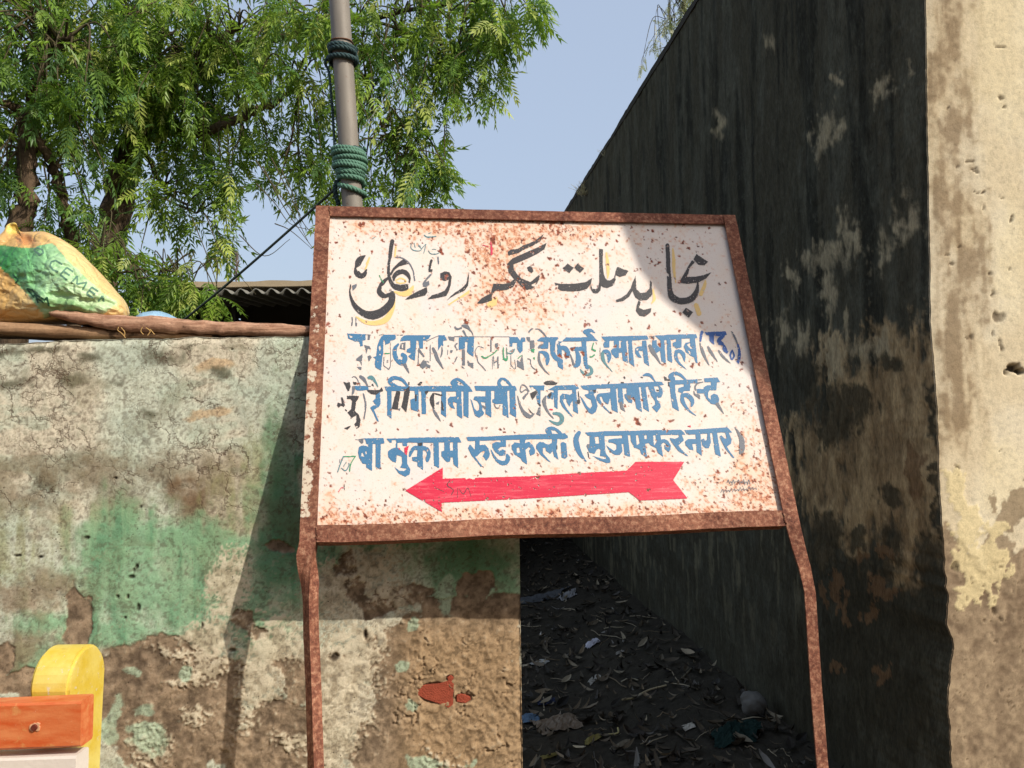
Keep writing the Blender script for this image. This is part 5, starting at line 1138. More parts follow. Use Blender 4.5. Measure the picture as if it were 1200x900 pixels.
bm = bmesh.new(); bmesh.ops.create_cone(bm, cap_ends=True, segments=28, radius1=.033, radius2=.030, depth=.012, matrix=Matrix.Translation(Vector(top))); bm_obj('cap', bm, M_pole, pole, True)
settle(pole)
def rope(name, path, r, mat, strands=3, pitch=.026, parent=None):
    path = [np.asarray(q, float) for q in path]; path = resamp(path, .0035); S = Soup(); ref = np.array([.2, .3, .93])
    ax = []
    for i in range(len(path)):
        t_ = path[min(i+1, len(path)-1)]-path[max(i-1, 0)]; t_ = t_/(np.linalg.norm(t_)+1e-9); a = np.cross(t_, ref); a /= np.linalg.norm(a)+1e-9; ax.append((a, np.cross(t_, a)))
    for s2 in range(strands):
        pp = [p_+(cos(i*.0035/pitch*2*pi+s2*2*pi/strands)*a+sin(i*.0035/pitch*2*pi+s2*2*pi/strands)*b)*r*.5 for i, (p_, (a, b)) in enumerate(zip(path, ax))]
        S.tube(pp, r*.58, 6)
    return S.build(name, mat, parent, True)
ea = np.cross(dp, [0, 1, 0]); ea /= np.linalg.norm(ea); eb = np.cross(dp, ea); eb = eb if eb[1] < 0 else -eb; ea = ea if ea[0] > 0 else -ea
def around(py, phi, rad, tilt=0.0, tphi=0.0):
    c_ = pa+(pb-pa)*(py/240.0)
    return c_+ea*cos(phi)*rad-(-eb)*sin(phi)*rad*1.0+dp*(tilt*cos(phi-tphi))
M_rope = m_plain('green_nylon_rope', lin(92, 132, 112, .9), .7, 90, .25, .3, .001); M_rope2 = m_plain('dark_green_rope', lin(52, 76, 78, .85), .7, 90, .25, .3, .001)
def coil(y0, y1, turns, rad, wob, ph0=0.0, tilt=.004, n=26):
    out = []
    m = int(turns*n)
    for i in range(m+1):
        f_ = i/m; ph = ph0-2*pi*turns*f_
        yy = y0+(y1-y0)*f_
        out.append(around(yy+wob*sin(ph*1.0+f_*9)*1.0, ph, rad*(1+.05*sin(f_*23)), tilt, .5))
    return out
r1 = thing('rope_coil', 'green rope wound many times round the pole just above the signboard', 'rope', pa+(pb-pa)*(190/240))
p1 = coil(175, 200, 5, .047, 1.0)+coil(200, 203, 1, .040, 1)+coil(203, 212, 2, .0385, 1.0)[1:]+coil(213, 228, 1.2, .0385, 0, 0, .010)[1:]
rope('rope', p1, .0080, M_rope, parent=r1); rope('rope', coil(177, 197, 4, .0395, .6, 1.0), .0078, M_rope2, parent=r1)
rope('loose_end', smooth_path([around(212, 2.9, .042), around(222, 3.0, .05), around(232, 3.1, .047), around(238, 3.2, .043)], 5), .0075, M_rope2, parent=r1); settle(r1)
r2_ = thing('rope_coil', 'dark rope wound twice round the pole high above the sign', 'rope', pa+(pb-pa)*(66/240))
rope('rope', coil(57, 63, 2, .040, .8, 0, .004)+coil(68, 75, 1.5, .040, .8, 0, .004)[1:], .0080, M_rope2, parent=r2_)
rope('loose_end', smooth_path([around(66, 3.0, .045), around(74, 3.1, .056), around(80, 3.2, .05), around(90, 3.1, .045), around(110, 3.1, .044), around(140, 3.1, .043), around(172, 3.0, .043)], 5), .0045, M_rope2, parent=r2_)
S = Soup(); S.tube(resamp(coil(50, 50, 1, .0335, .6, 0, .004), .005), .0022, 6); S.build('binding_wire', m_plain('rusty_wire', lin(120, 84, 62, .8), .7), r2_); settle(r2_)
S = Soup(); a_, b_ = at(392, 222, 2.36), at(218, 370, 2.62); c_ = b_+(b_-a_)*.35
S.tube([a_+(c_-a_)*i/30-np.array([0, 0, .012*sin(pi*i/30)]) for i in range(31)], .0042, 8); cb_ = S.build('guy_cable', m_plain('dark_cable', lin(62, 74, 66, .85), .6, 80, .2, .2, .001)); tag(cb_, 'dark guy cable running down from the pole to behind the planks', 'cable')
S = Soup(); S.tube(smooth_path([at(410, 170, 2.33), at(416, 162, 2.35), at(422, 155, 2.40), at(470, 90, 2.9)], 6), .0012, 5); wv_o = S.build('thin_wire', m_plain('thin_wire', lin(120, 116, 108, .8))); tag(wv_o, 'thin wire slanting up from the green rope on the pole', 'wire')

# ================================================================== bench
bench = thing('bench', 'painted bench with yellow end post, orange top slat and white slat', 'bench', (-1.5, 1.60, 0))
k = N('yellow_paint_on_cement'); p = k.pos(); n1 = k.noise(p, 16, 6, .6); n2 = k.noise(p, 110, 5, .65); cc = k.mix(k.ramp(n1, [(.35, 0), (.7, 1)]), lin(226, 194, 62, .82), lin(236, 218, 122, .86)); cc = k.mix(k.ramp(k.noise(p, 60, 7, .75), [(.60, 0), (.64, .8)]), cc, lin(214, 206, 180, .9)); cc = k.mix(k.ramp(n2, [(.60, 0), (.72, .5)]), cc, lin(190, 160, 80, .85)); cc = k.mix(k.ramp(k.noise(p, 34, 6, .7), [(.60, 0), (.7, .35)]), cc, lin(170, 140, 60))
M_yel = k.fin(cc, .55, n2, .3, .0015, spec=.35)
k = N('orange_paint_on_wood'); p = k.pos(); n1 = k.noise(k.mapv(p, scale=(3, 10, 14)), 4, 7, .65); n2 = k.noise(p, 120, 5, .65); cc = k.mix(k.ramp(n1, [(.35, 0), (.65, 1)]), lin(214, 96, 44, .82), lin(226, 138, 84, .86)); cc = k.mix(k.ramp(k.noise(p, 28, 7, .7), [(.58, 0), (.66, .7)]), cc, lin(214, 150, 90, .9)); cc = k.mix(k.ramp(n2, [(.66, 0), (.74, .6)]), cc, lin(226, 190, 160, .9))
M_org = k.fin(cc, .5, n2, .35, .0015, spec=.4)
M_wht = m_plain('chalky_white_paint', lin(222, 212, 200, .93), .7, 22, .12, .4, .002)
def bpost(name, x0, x1):
    "rounded-top concrete end post, profile in the Y-Z plane"
    zt_ = at(105, 757, 1.61)[2]; y0, y1 = 1.545, 1.685; r_ = (y1-y0)/2; pts = []
    for i in range(15):
        an = pi-pi*i/14; pts.append(((y0+y1)/2+r_*cos(an), zt_-r_+r_*sin(an)))
    pts = [(1.50, 0), (1.50, .40), (1.565, .62), (1.562, .80)]+pts+[(1.672, .80), (1.655, .62), (1.70, .40), (1.72, 0)]
    bm = bmesh.new(); bm_prism(bm, [(x0, y, z) for y, z in pts], (x1-x0, 0, 0))
    bmesh.ops.bevel(bm, geom=[e for e in bm.edges if abs((e.verts[0].co-e.verts[1].co).x) < 1e-5], offset=.006, segments=2, affect='EDGES')
    o = bm_obj(name, bm, M_yel, bench, False); return o
bpost('end_post', -.962, -.884); bpost('end_post', -2.42, -2.32)
def slat(name, y0, y1, za, zb_, mat, xr=-.832, xl=-2.50, slope=0.0):
    "a board running left from the post, slightly bowed"
    V = []; n = 30
    for i in range(n+1):
        f_ = i/n; x = xr+(xl-xr)*f_; dz = slope*f_-.010*sin(pi*min(1, f_*1.6))*.6; r_ = .004
        jit = lambda q: .0018*(vnoise(i*.6, q, 5)-.5)
        for q, (yy, zz_) in enumerate([(y0+r_, zb_), (y1-r_, zb_), (y1, zb_+r_), (y1, za-r_), (y1-r_, za), (y0+r_, za), (y0, za-r_), (y0, zb_+r_)]): V.append((x, yy+jit(q), zz_+dz+jit(q+9)))
    F = [(i*8+q, i*8+8+q, i*8+8+(q+1) % 8, i*8+(q+1) % 8) for i in range(n) for q in range(8)]+[tuple(range(8))[::-1], tuple(range(n*8, n*8+8))]
    o = mesh_pd(name, V, F, mat, bench); bm = bmesh.new(); bm.from_mesh(o.data); bmesh.ops.recalc_face_normals(bm, faces=bm.faces); bm.to_mesh(o.data); bm.free(); return o
z1 = at(95, 822, 1.497)[2]; z2 = at(95, 876, 1.497)[2]
s1 = slat('back_slat', 1.497, 1.542, z1, z2, M_org, slope=-.012); s1['label'] = 'orange top slat of the bench back'
z3 = at(95, 886, 1.50)[2]
s2 = slat('back_slat', 1.500, 1.545, z3, z3-.105, M_wht, xr=-.842, slope=-.014); s2['label'] = 'white slat under the orange one'
slat('back_slat', 1.500, 1.545, z3-.125, z3-.225, M_yel, xr=-.850)
for q in range(4): slat('seat_slat', 1.08+.105*q, 1.17+.105*q, .445, .405, (M_org, M_wht, M_yel, M_org)[q])
bm = bmesh.new(); bm_box(bm, -.985, -.888, 1.08, 1.52, .30, .403, .006); bm_box(bm, -.985, -.888, 1.10, 1.20, 0, .298, .006); bm_obj('seat_support', bm, M_yel, bench)
bm = bmesh.new(); bm_box(bm, -2.42, -2.32, 1.08, 1.52, .30, .403, .006); bm_box(bm, -2.42, -2.32, 1.10, 1.20, 0, .298, .006); bm_obj('seat_support', bm, M_yel, bench)
hp = at(41, 852, 1.496); bm = bmesh.new(); pr_ = np.random.default_rng(2)
bm_prism(bm, [tuple(hp+np.array([cos(2*pi*i/18)*.0095*(1+.35*pr_.normal()*.6), -.0012, sin(2*pi*i/18)*.0085*(1+.35*pr_.normal()*.6)])) for i in range(18)], (0, .003, 0))
bm_obj('worn_patch', bm, m_plain('worn_orange', lin(222, 170, 130, .85), .7, 90, .3), bench)
bm = bmesh.new(); bmesh.ops.create_cone(bm, cap_ends=True, segments=16, radius1=.0065, radius2=.0055, depth=.007, matrix=Matrix.Translation(Vector(hp+np.array([0, -.001, 0]))) @ Matrix.Rotation(pi/2, 4, 'X'))
bm_obj('bolt_head', bm, m_plain('dark_rust', lin(110, 48, 34, .8), .8), bench)
settle(bench)

# ================================================================== unseen sheet added beyond the right edge, cut to shade the sign's corner
sh_px = [(716, 235), (722, 252), (750, 317), (776, 350), (820, 388), (857, 416), (885, 445), (915, 486)]
cst = []
for x, y in sh_px:
    P_ = sg(x, y, REC); s_2 = (P_[1]-1.10)/-SUN[1]*-1; s_2 = (P_[1]-1.10)/(-SUN[1]); cst.append(P_+SUN*s_2)
cst = [np.array([cst[0][0]-.02, 1.10, 4.35])]+cst+[np.array([2.36, 1.10, cst[-1][2]-.30]), np.array([2.36, 1.10, 4.35])]
caster = thing('shadow_caster', 'added unseen sheet, cut to shade the upper right corner of the sign', 'caster_sheet', (2.3, 1.1, 0))
bm = bmesh.new(); bm_prism(bm, cst, (0, .004, 0)); bm_obj('caster_sheet', bm, m_plain('caster_grey', lin(120, 124, 120, .8)), caster)
S = Soup(); S.tube([np.array([2.345, 1.13, 0]), np.array([2.345, 1.13, 4.4])], .016, 8); S.tube([np.array([1.55, 1.13, 4.36]), np.array([2.45, 1.13, 4.36])], .012, 8); S.build('pole', m_plain('caster_pole', lin(170, 150, 100, .85)), caster); settle(caster)  # poles added to carry the unseen sheet

# ================================================================== litter in the alley
def leaf_mesh(L, W_, curl, seed):
    r_ = np.random.default_rng(seed); V = []; F = []; n = 6
    for i in range(n+1):
        f_ = i/n; w_ = W_*sin(pi*min(max(f_, .03), .97))**.8; z = curl*L*(f_-.5)**2
        V += [(L*(f_-.5), -w_/2, z+w_*.35+r_.normal(0, .0008)), (L*(f_-.5), 0, z+.001), (L*(f_-.5), w_/2, z+w_*.35+r_.normal(0, .0008))]
    for i in range(n): F += [(i*3, i*3+1, i*3+4, i*3+3), (i*3+1, i*3+2, i*3+5, i*3+4)]
    return np.array(V), np.array(F)
lr = np.random.default_rng(11); S = Soup(); tn = []
tmpl = [leaf_mesh(.065, .022, 1.2, 1), leaf_mesh(.08, .034, .8, 2), leaf_mesh(.045, .014, 2, 3), leaf_mesh(.10, .02, 1.0, 4)]
pal = [lin(120, 106, 84), lin(150, 138, 116), lin(104, 94, 78), lin(74, 66, 56), lin(176, 164, 138), lin(64, 60, 52), lin(200, 196, 186), lin(98, 94, 88)]
for i in range(2600):
    y = 2.35+6*lr.random()**1.7; x = lr.uniform(-.15, 1.25)
    if x > B_C[0]-.105*(y-B_C[1])-.03: continue
    V, F = tmpl[lr.integers(4)]; a = lr.uniform(0, 2*pi); sc_ = lr.uniform(.3, 1.15); b = lr.normal(0, .25); c_ = lr.normal(0, .35)
    R_ = np.array(Matrix.Rotation(a, 3, 'Z') @ Matrix.Rotation(b, 3, 'X') @ Matrix.Rotation(c_, 3, 'Y'))
    S.add(V*sc_@R_.T+np.array([x, y, float(floor_z(x, y))+.010+.01*lr.random()]), F); tn.append(np.repeat([pal[lr.choice(8, p=[.2, .12, .2, .2, .06, .14, .03, .05])]*lr.choice([lr.uniform(.2, .7), lr.uniform(.7, 1.3)], p=[.78, .22])], len(V), 0))
k = N('dry_litter'); M_lit = k.fin(k.attr('tint').outputs['Color'], .75, spec=.3)
o = S.build('leaf_litter', M_lit, None, False, {'tint': np.concatenate(tn)}); tag(o, 'dead leaves and scraps strewn over the dark alley floor', None, None, 'stuff')
S = Soup(); tn = []
for i in range(130):
    y = 2.4+4*lr.random()**1.5; x = lr.uniform(-.1, 1.1)
    if x > B_C[0]-.105*(y-B_C[1])-.05: continue
    L = lr.uniform(.04, .22); a = lr.uniform(0, pi); z = float(floor_z(x, y))+.012; m0 = S.n
    pts = [np.array([x+cos(a)*L*(q/4-.5), y+sin(a)*L*(q/4-.5)+lr.normal(0, .006), z+.004*sin(q)+lr.normal(0, .004)]) for q in range(5)]
    S.tube(pts, lr.uniform(.0012, .0032), 4); tn.append(np.repeat([pal[lr.choice([0, 1, 3, 4, 7])]], S.n-m0, 0))
o = S.build('fallen_twigs', M_lit, None, True, {'tint': np.concatenate(tn)}); tag(o, 'thin dry twigs and straws scattered on the alley floor', None, None, 'stuff')
def crumple(name, label, cat, px, py, sx, sy, h, col, seed, rot=0.0, rough=.6, tear=.35, spec=.4):
    c0 = floor_pt(px, py); n = 26; r_ = np.random.default_rng(seed); U, Vv = np.meshgrid(np.linspace(-1, 1, n), np.linspace(-1, 1, n), indexing='ij')
    e = 1+tear*(fbm(np.arctan2(Vv, U)*1.6+seed, U*0, seed, 4)-.5)*2
    x = U*sx/2*e; y = Vv*sy/2*e; z = h*(1-np.abs(fbm(U*2.2+seed, Vv*2.2, seed, 4)-.5)*4)*(.6+.4*(1-U**2))*(1-.75*Vv**4)+.006
    X_ = x*cos(rot)-y*sin(rot)+c0[0]; Y_ = x*sin(rot)+y*cos(rot)+c0[1]
    z = np.maximum(z, .003)+floor_z(X_, Y_)
    o = mesh_np(name, np.stack([X_, Y_, z], -1).reshape(-1, 3), grid_faces(n, n), m_plain(name+'_surface', col, rough, 40, .2, .4, .002, spec), None, False)
    m = o.modifiers.new('thickness', 'SOLIDIFY'); m.thickness = .0012
    return tag(o, label, cat)
crumple('plastic_scrap', 'crumpled white plastic scrap, brightest piece on the alley floor', 'litter', 694, 756, .085, .07, .030, lin(214, 214, 224, .9), 3, .5)
crumple('wrapper', 'diamond-shaped pale printed wrapper near the wall end in the alley', 'litter', 632, 778, .10, .085, .012, lin(196, 196, 190, .85), 5, .8)
crumple('wrapper', 'small pale square wrapper lying flat in the middle of the alley floor', 'litter', 807, 853, .045, .045, .006, lin(190, 184, 170, .85), 8, .1, tear=.05)
crumple('cardboard_piece', 'torn grey-brown cardboard piece beside the end of the green wall', 'litter', 654, 852, .20, .13, .035, lin(132, 118, 100, .85), 9, .4)
crumple('plastic_bag', 'crumpled blue plastic bag at the foot of the wall end', 'litter', 622, 846, .09, .08, .03, lin(96, 124, 150, .85), 12, .2)
crumple('plastic_bag', 'dark bluish plastic bag lying behind the crumpled blue one', 'litter', 640, 826, .08, .05, .025, lin(44, 56, 92, .85), 13, .2)
crumple('cloth_rag', 'dark green rag lying between the rock and the frame leg', 'rag', 862, 866, .17, .13, .05, lin(38, 58, 54, .8), 15, -.3, rough=.9, spec=.1)
crumple('paper_scrap', 'creased whitish paper scrap beside the straight pale stick', 'litter', 696, 798, .055, .05, .016, lin(176, 172, 160, .85), 17, .3)
crumple('paper_scrap', 'small pale paper scrap high up the alley left of the middle', 'litter', 726, 766, .04, .03, .008, lin(160, 156, 146, .8), 18, .3)
crumple('plastic_scrap', 'far pale plastic scrap deep in the dark alley', 'litter', 666, 700, .12, .10, .04, lin(150, 150, 150, .85), 19, .3)
crumple('cloth_rag', 'long greyish rag lying far back in the alley by the wall end', 'rag', 632, 705, .42, .16, .04, lin(96, 98, 100, .8), 23, .0, rough=.9, spec=.1)
crumple('wrapper', 'yellowish leaf-like wrapper in the left foreground of the alley', 'litter', 694, 868, .085, .035, .012, lin(150, 140, 78, .8), 25, .7)
crumple('dry_leaf', 'long olive dry leaf lowest in the left corner of the alley', 'leaf', 645, 888, .085, .022, .010, lin(140, 132, 72, .8), 27, .5, tear=.1)
crumple('dry_leaf', 'broad grey curled leaf in the foreground beside the olive ones', 'leaf', 727, 876, .085, .035, .014, lin(124, 116, 98, .8), 28, .3, tear=.1)
def stick(label, pts, r_, col, name='stick'):
    P_ = [floor_pt(x, y, .012) for x, y in pts]; S = Soup(); S.tube(smooth_path(P_, 5), r_, 7); o = S.build(name, m_plain(name+'_bark', col, .8)); return tag(o, label, 'stick')
stick('straight pale stick slanting across the middle of the alley floor', [(749, 814), (762, 808), (781, 803)], .0042, lin(176, 160, 126, .85))
stick('short curved pale stick above the straight one', [(728, 799), (737, 795), (748, 797)], .0038, lin(160, 150, 126, .85))
stick('stubby pale stick left of the straight one', [(729, 820), (743, 818)], .0045, lin(160, 144, 104, .85))
stick('upright slanting dry pod near the dark wall', [(798, 796), (811, 783)], .0055, lin(120, 112, 92, .85))
stick('thin bent twig low in the alley, right of the cardboard', [(783, 884), (810, 880), (823, 874)], .0026, lin(104, 92, 74, .85))
stick('twig running down toward the bottom of the alley', [(792, 858), (806, 868), (814, 876)], .004, lin(90, 80, 66, .85))
stick('short yellow stub beside the broad grey leaf', [(711, 861), (724, 859), (724, 853)], .004, lin(186, 174, 120, .85))
bm = bmesh.new(); bmesh.ops.create_icosphere(bm, subdivisions=4, radius=1.0); c0 = floor_pt(884, 838); kk = c0[1]*15/900.0
for v in bm.verts:
    q = v.co.copy(); n_ = float(fbm(q.x*1.1+q.z+5, q.y*1.1+q.z*.8+3, 91, 4))-.5
    v.co = Vector((c0[0]+q.x*kk*(1+.8*n_), c0[1]+q.y*kk*.9*(1+.8*n_), c0[2]+kk*.85+q.z*kk*(1+.6*n_)))
o = bm_obj('rock', bm, m_plain('grey_stone', lin(112, 110, 104, .85), .9, 20, .35, .7, .005), None, True); tag(o, 'rounded grey rock at the foot of the dark wall', 'rock')

# ================================================================== trees
k = N('neem_leaf'); tc = k.attr('tint').outputs['Color']
cc = k.mix(.3, tc, k.ramp(k.noise(k.pos(), 8, 3), [(.3, .7), (.7, 1.25)]), 'MULTIPLY')
b = k.n('BsdfPrincipled', {'Base Color': cc, 'Roughness': .45, 'Specular IOR Level': .4}); tr = k.n('BsdfTranslucent', {'Color': k.mix(.5, cc, lin(150, 190, 40, .9))}); mx = k.n('MixShader', {0: .40}); k.t.links.new(b.outputs[0], mx.inputs[1]); k.t.links.new(tr.outputs[0], mx.inputs[2]); k.t.links.new(mx.outputs[0], k.out.inputs[0]); M_leaf = k.m
k = N('neem_bark'); p = k.pos(); n1 = k.noise(k.mapv(p, scale=(1, 1, .3)), 22, 8, .68); n2 = k.noise(p, 5, 4); cc = k.mix(k.ramp(n1, [(.35, 0), (.65, 1)]), lin(50, 43, 36, .85), lin(108, 90, 72, .85)); cc = k.mix(k.ramp(n2, [(.5, 0), (.65, .5)]), cc, lin(132, 110, 88, .85)); M_bark = k.fin(cc, .9, n1, .9, .02, spec=.1)
M_twig = m_plain('twig_bark', lin(84, 76, 52, .8), .85, 30, .3)
def neem_leaf_template(np_, drop):
    V = []; F = []
    def rach(x): return np.array([x, 0, -drop*x*x])
    xs = np.linspace(0, 1, 5)
    for x in xs: V += [rach(x)+[0, -.006, 0], rach(x)+[0, .006, 0]]
    for i in range(4): F.append((2*i, 2*i+1, 2*i+3, 2*i+2))
    r_ = np.random.default_rng(int(drop*100)+np_)
    for i in range(np_):
        x = .18+.80*i/(np_-1); L = .34*(1-.35*abs(x-.5)*1.4)
        for sgn in (-1, 1):
            a = radians(62-28*x+r_.normal(0, 7)); d = np.array([cos(a), sgn*sin(a), -.25-.5*drop*x+r_.normal(0, .10)]); d /= np.linalg.norm(d); sd_ = np.cross(d, [0, 0, 1]); sd_ /= np.linalg.norm(sd_)
            o_ = rach(x); w_ = .045; m = len(V); up = np.array([0, 0, .012])
            V += [o_, o_+d*L*.38+sd_*w_+up, o_+d*L+np.array([0, 0, -.05]), o_+d*L*.38-sd_*w_+up]; F.append((m, m+1, m+2, m+3))
    o_ = rach(1.0); m = len(V); V += [o_, o_+[.12, .045, -.04], o_+[.34, 0, -.14], o_+[.12, -.045, -.04]]; F.append((m, m+1, m+2, m+3))
    return np.array(V), np.array(F)
LT = [neem_leaf_template(6, .25), neem_leaf_template(7, .5), neem_leaf_template(5, .8), neem_leaf_template(6, .1)]
def make_tree(name, label, limbs, clusters, seed, leaf_len=.25, cols=None, group=None, trunk_n=1, twr=.004, dens=1.0, lmat=None):
    """limbs: (points [(px,py,Y)], r0, r1); clusters: (px,py,Y,radius_px,count)"""
    r_ = np.random.default_rng(seed)
    base = at(*limbs[0][0][0]); t = thing(name, label, 'tree', (base[0], base[1], 0), group)
    limb_pts = []; crown = Soup(); tints = []; tw = Soup()
    S_t = Soup(); S_l = []
    for li, (pts, ra, rb) in enumerate(limbs):
        P_ = smooth_path([at(*q) for q in pts], 6); n = len(P_)
        P_ = [p_+r_.normal(0, .012, 3)*(0 < i < n-1) for i, p_ in enumerate(P_)]
        if li < trunk_n: P_ = [np.array([P_[0][0], P_[0][1], 0])]+P_; n += 1
        rad = [ra+(rb-ra)*i/(n-1) for i in range(n)]; rad = [q*(1+.12*(r_.random()-.5)) for q in rad]
        if li < trunk_n:
            V, F = tube_arrays(P_, rad, 20); V = np.array(V); cen = np.repeat(np.array(P_), 20, 0); nrm = V-cen
            V = cen+nrm*(1+.30*(fbm(np.arctan2(nrm[:, 1], nrm[:, 0])*1.3+5, V[:, 2]*1.6, seed+3, 4)-.5))[:, None]; S_t.add(V, F)
        else:
            s2 = Soup(); s2.tube(P_, rad, 9); S_l.append(s2)
        limb_pts += P_[len(P_)//4:]
    S_t.build('trunk', M_bark, t, True)
    for s2 in S_l: s2.build('limb', M_bark, t, True)
    LPa = np.array(limb_pts); tips = []
    for (px, py, Y, rp, cnt) in clusters:
        C_ = at(px, py, Y); R_ = rp*Y/900.0; cnt = int(cnt*dens)
        near = LPa[np.argsort(np.linalg.norm(LPa-C_-np.array([0, 0, .3]), axis=1))[:6]]
        ntw = max(3, cnt//9)
        for q in range(ntw):
            d = r_.normal(0, 1, 3); d /= np.linalg.norm(d); e = C_+d*R_*r_.random()**.45*np.array([1, 1.5, .9]); s0 = near[r_.integers(len(near))]
            mid = (s0+e)/2+np.array([0, 0, .12+.2*R_])+r_.normal(0, .06, 3); e2 = e-np.array([0, 0, .10*r_.random()])
            pth = smooth_path([s0, mid, e, e2+(e-mid)*.18], 5); m = len(pth)
            tw.tube(pth, [max(.0018, (.011*twr/.004)*(1-i/m)+.0015) for i in range(m)], 4)
            nl = cnt//ntw
            for j in range(nl):
                f_ = .45+.55*r_.random()**.7; i = min(m-2, int(f_*(m-1))); p_ = pth[i]+(pth[i+1]-pth[i])*r_.random(); tg = pth[i+1]-pth[i]; tg /= np.linalg.norm(tg)+1e-9
                dr = tg*.5+r_.normal(0, .6, 3)+np.array([0, 0, -.22]); dr /= np.linalg.norm(dr)
                upv = np.array([0, 0, 1.0])+r_.normal(0, .35, 3); y_ = np.cross(upv, dr); y_ /= np.linalg.norm(y_)+1e-9; z_ = np.cross(dr, y_)
                V, F = LT[r_.integers(4)]; L = leaf_len*r_.uniform(.6, 1.2)
                crown.add((V*L)@np.stack([dr, y_, z_])+p_, F)
                cc_ = cols[r_.choice(len(cols), p=[.3, .3, .22, .18] if len(cols) == 4 else None)]*r_.uniform(.75, 1.2); tints.append(np.repeat([cc_], len(V), 0))
    tw.build('twigs', M_twig, t, True); crown.build('crown', lmat or M_leaf, t, False, {'tint': np.concatenate(tints)})
    settle(t); return t
NC = [lin(110, 142, 54), lin(138, 166, 64), lin(82, 116, 60), lin(170, 182, 92)]
limbs = [([(118, 330, 7.2), (128, 290, 7.2), (140, 230, 7.2), (152, 180, 7.2), (165, 150, 7.2), (172, 110, 7.2)], .150, .115),
         ([(165, 160, 7.2), (200, 120, 7.1), (240, 60, 7.0), (280, 30, 6.9)], .08, .04), ([(180, 150, 7.2), (232, 156, 7.0), (275, 142, 6.8), (310, 125, 6.7), (350, 100, 6.6)], .055, .02),
         ([(240, 60, 7.0), (300, 50, 6.9), (370, 36, 6.8), (430, 22, 6.7), (520, 5, 6.6), (580, -10, 6.5)], .04, .012), ([(165, 130, 7.2), (150, 80, 7.2), (160, 20, 7.2), (190, -60, 7.3)], .08, .05),
         ([(160, 120, 7.2), (110, 70, 7.0), (70, 30, 6.9), (20, 0, 6.8)], .06, .02), ([(370, 40, 6.8), (420, 90, 6.7), (450, 150, 6.6), (480, 200, 6.5)], .018, .006), ([(430, 22, 6.7), (500, 50, 6.6), (550, 90, 6.5)], .015, .005),
         ([(165, 170, 7.2), (190, 215, 7.1), (230, 250, 7.0)], .03, .008), ([(190, -60, 7.3), (330, -50, 7.0), (480, -40, 6.8), (600, -20, 6.6)], .05, .02), ([(350, 100, 6.6), (340, 170, 6.6), (320, 230, 6.6)], .012, .004)]
CL = [(610, 18, 6.5, 34, 120), (570, 30, 6.5, 44, 150), (555, 80, 6.5, 34, 100), (520, 50, 6.6, 50, 150), (505, 115, 6.5, 36, 90), (560, 10, 6.6, 40, 110), (478, 170, 6.5, 36, 90), (520, 190, 6.5, 26, 55), (500, 215, 6.5, 30, 70), (460, 225, 6.5, 26, 60), (455, 60, 6.6, 60, 190), (435, 130, 6.6, 55, 150), (410, 195, 6.6, 40, 95),
      (480, -10, 6.7, 70, 190), (360, 60, 6.7, 60, 180), (345, 125, 6.7, 50, 130), (370, 170, 6.6, 40, 80), (345, 205, 6.7, 34, 50), (290, 50, 6.9, 65, 220), (255, 110, 7.0, 60, 190), (300, 160, 6.9, 34, 70), (200, 60, 7.0, 75, 280), (215, 150, 7.0, 50, 150), (130, 50, 7.0, 75, 280), (60, 30, 6.9, 75, 260), (20, 100, 6.8, 60, 190), (110, 130, 6.9, 50, 150),
      (185, 95, 6.9, 60, 210), (280, 215, 6.9, 36, 60), (215, 225, 7.0, 40, 80), (245, 265, 6.9, 34, 55), (190, 280, 7.0, 34, 45), (330, -10, 6.9, 80, 230), (170, -20, 7.1, 90, 260), (260, 190, 7.0, 34, 60), (400, 20, 6.7, 50, 120), (170, 200, 7.1, 24, 30), (390, 235, 6.6, 26, 30)]
big_tree = make_tree('neem_tree', 'largest feathery green tree behind the wall, its crown reaching past the pole', [q for q in limbs], [(a, b, c_, d, int(n*(1.0 if a < 330 and b < 200 else .74))) for a, b, c_, d, n in CL], 31, .25, NC, dens=.92, twr=.003)
limbs = [([(18, 320, 6.3), (24, 270, 6.3), (30, 220, 6.3), (32, 165, 6.3), (34, 140, 6.3)], .105, .06), ([(88, 320, 6.5), (82, 270, 6.5), (70, 225, 6.5), (62, 190, 6.4)], .060, .04), ([(34, 145, 6.3), (20, 128, 6.3), (0, 118, 6.2), (-40, 100, 6.1)], .045, .02), ([(34, 145, 6.3), (42, 100, 6.3), (60, 62, 6.3), (85, 40, 6.2)], .05, .018), ([(62, 190, 6.4), (40, 160, 6.3), (34, 140, 6.3)], .04, .03)]
CL = [(20, 60, 6.2, 60, 150), (-20, 130, 6.1, 50, 90), (60, 110, 6.2, 50, 120), (95, 80, 6.2, 45, 100), (10, 190, 6.3, 34, 60), (60, 250, 6.4, 34, 60), (100, 235, 6.4, 30, 50), (-20, 220, 6.2, 40, 60), (10, 0, 6.2, 60, 120), (110, 180, 6.5, 30, 40)]
make_tree('neem_tree', 'darker forked tree at the far left, two stems above the cement bag', limbs, CL, 32, .23, [NC[2], NC[0], NC[2]*.85, NC[1]], trunk_n=2, dens=.8)
limbs = [([(125, 372, 5.6), (122, 350, 5.6), (120, 330, 5.6)], .022, .014), ([(120, 330, 5.6), (150, 318, 5.5), (185, 318, 5.4), (225, 322, 5.3)], .010, .004), ([(120, 330, 5.6), (120, 300, 5.6), (126, 286, 5.6)], .008, .004), ([(150, 318, 5.5), (190, 335, 5.4), (235, 342, 5.3)], .007, .003)]
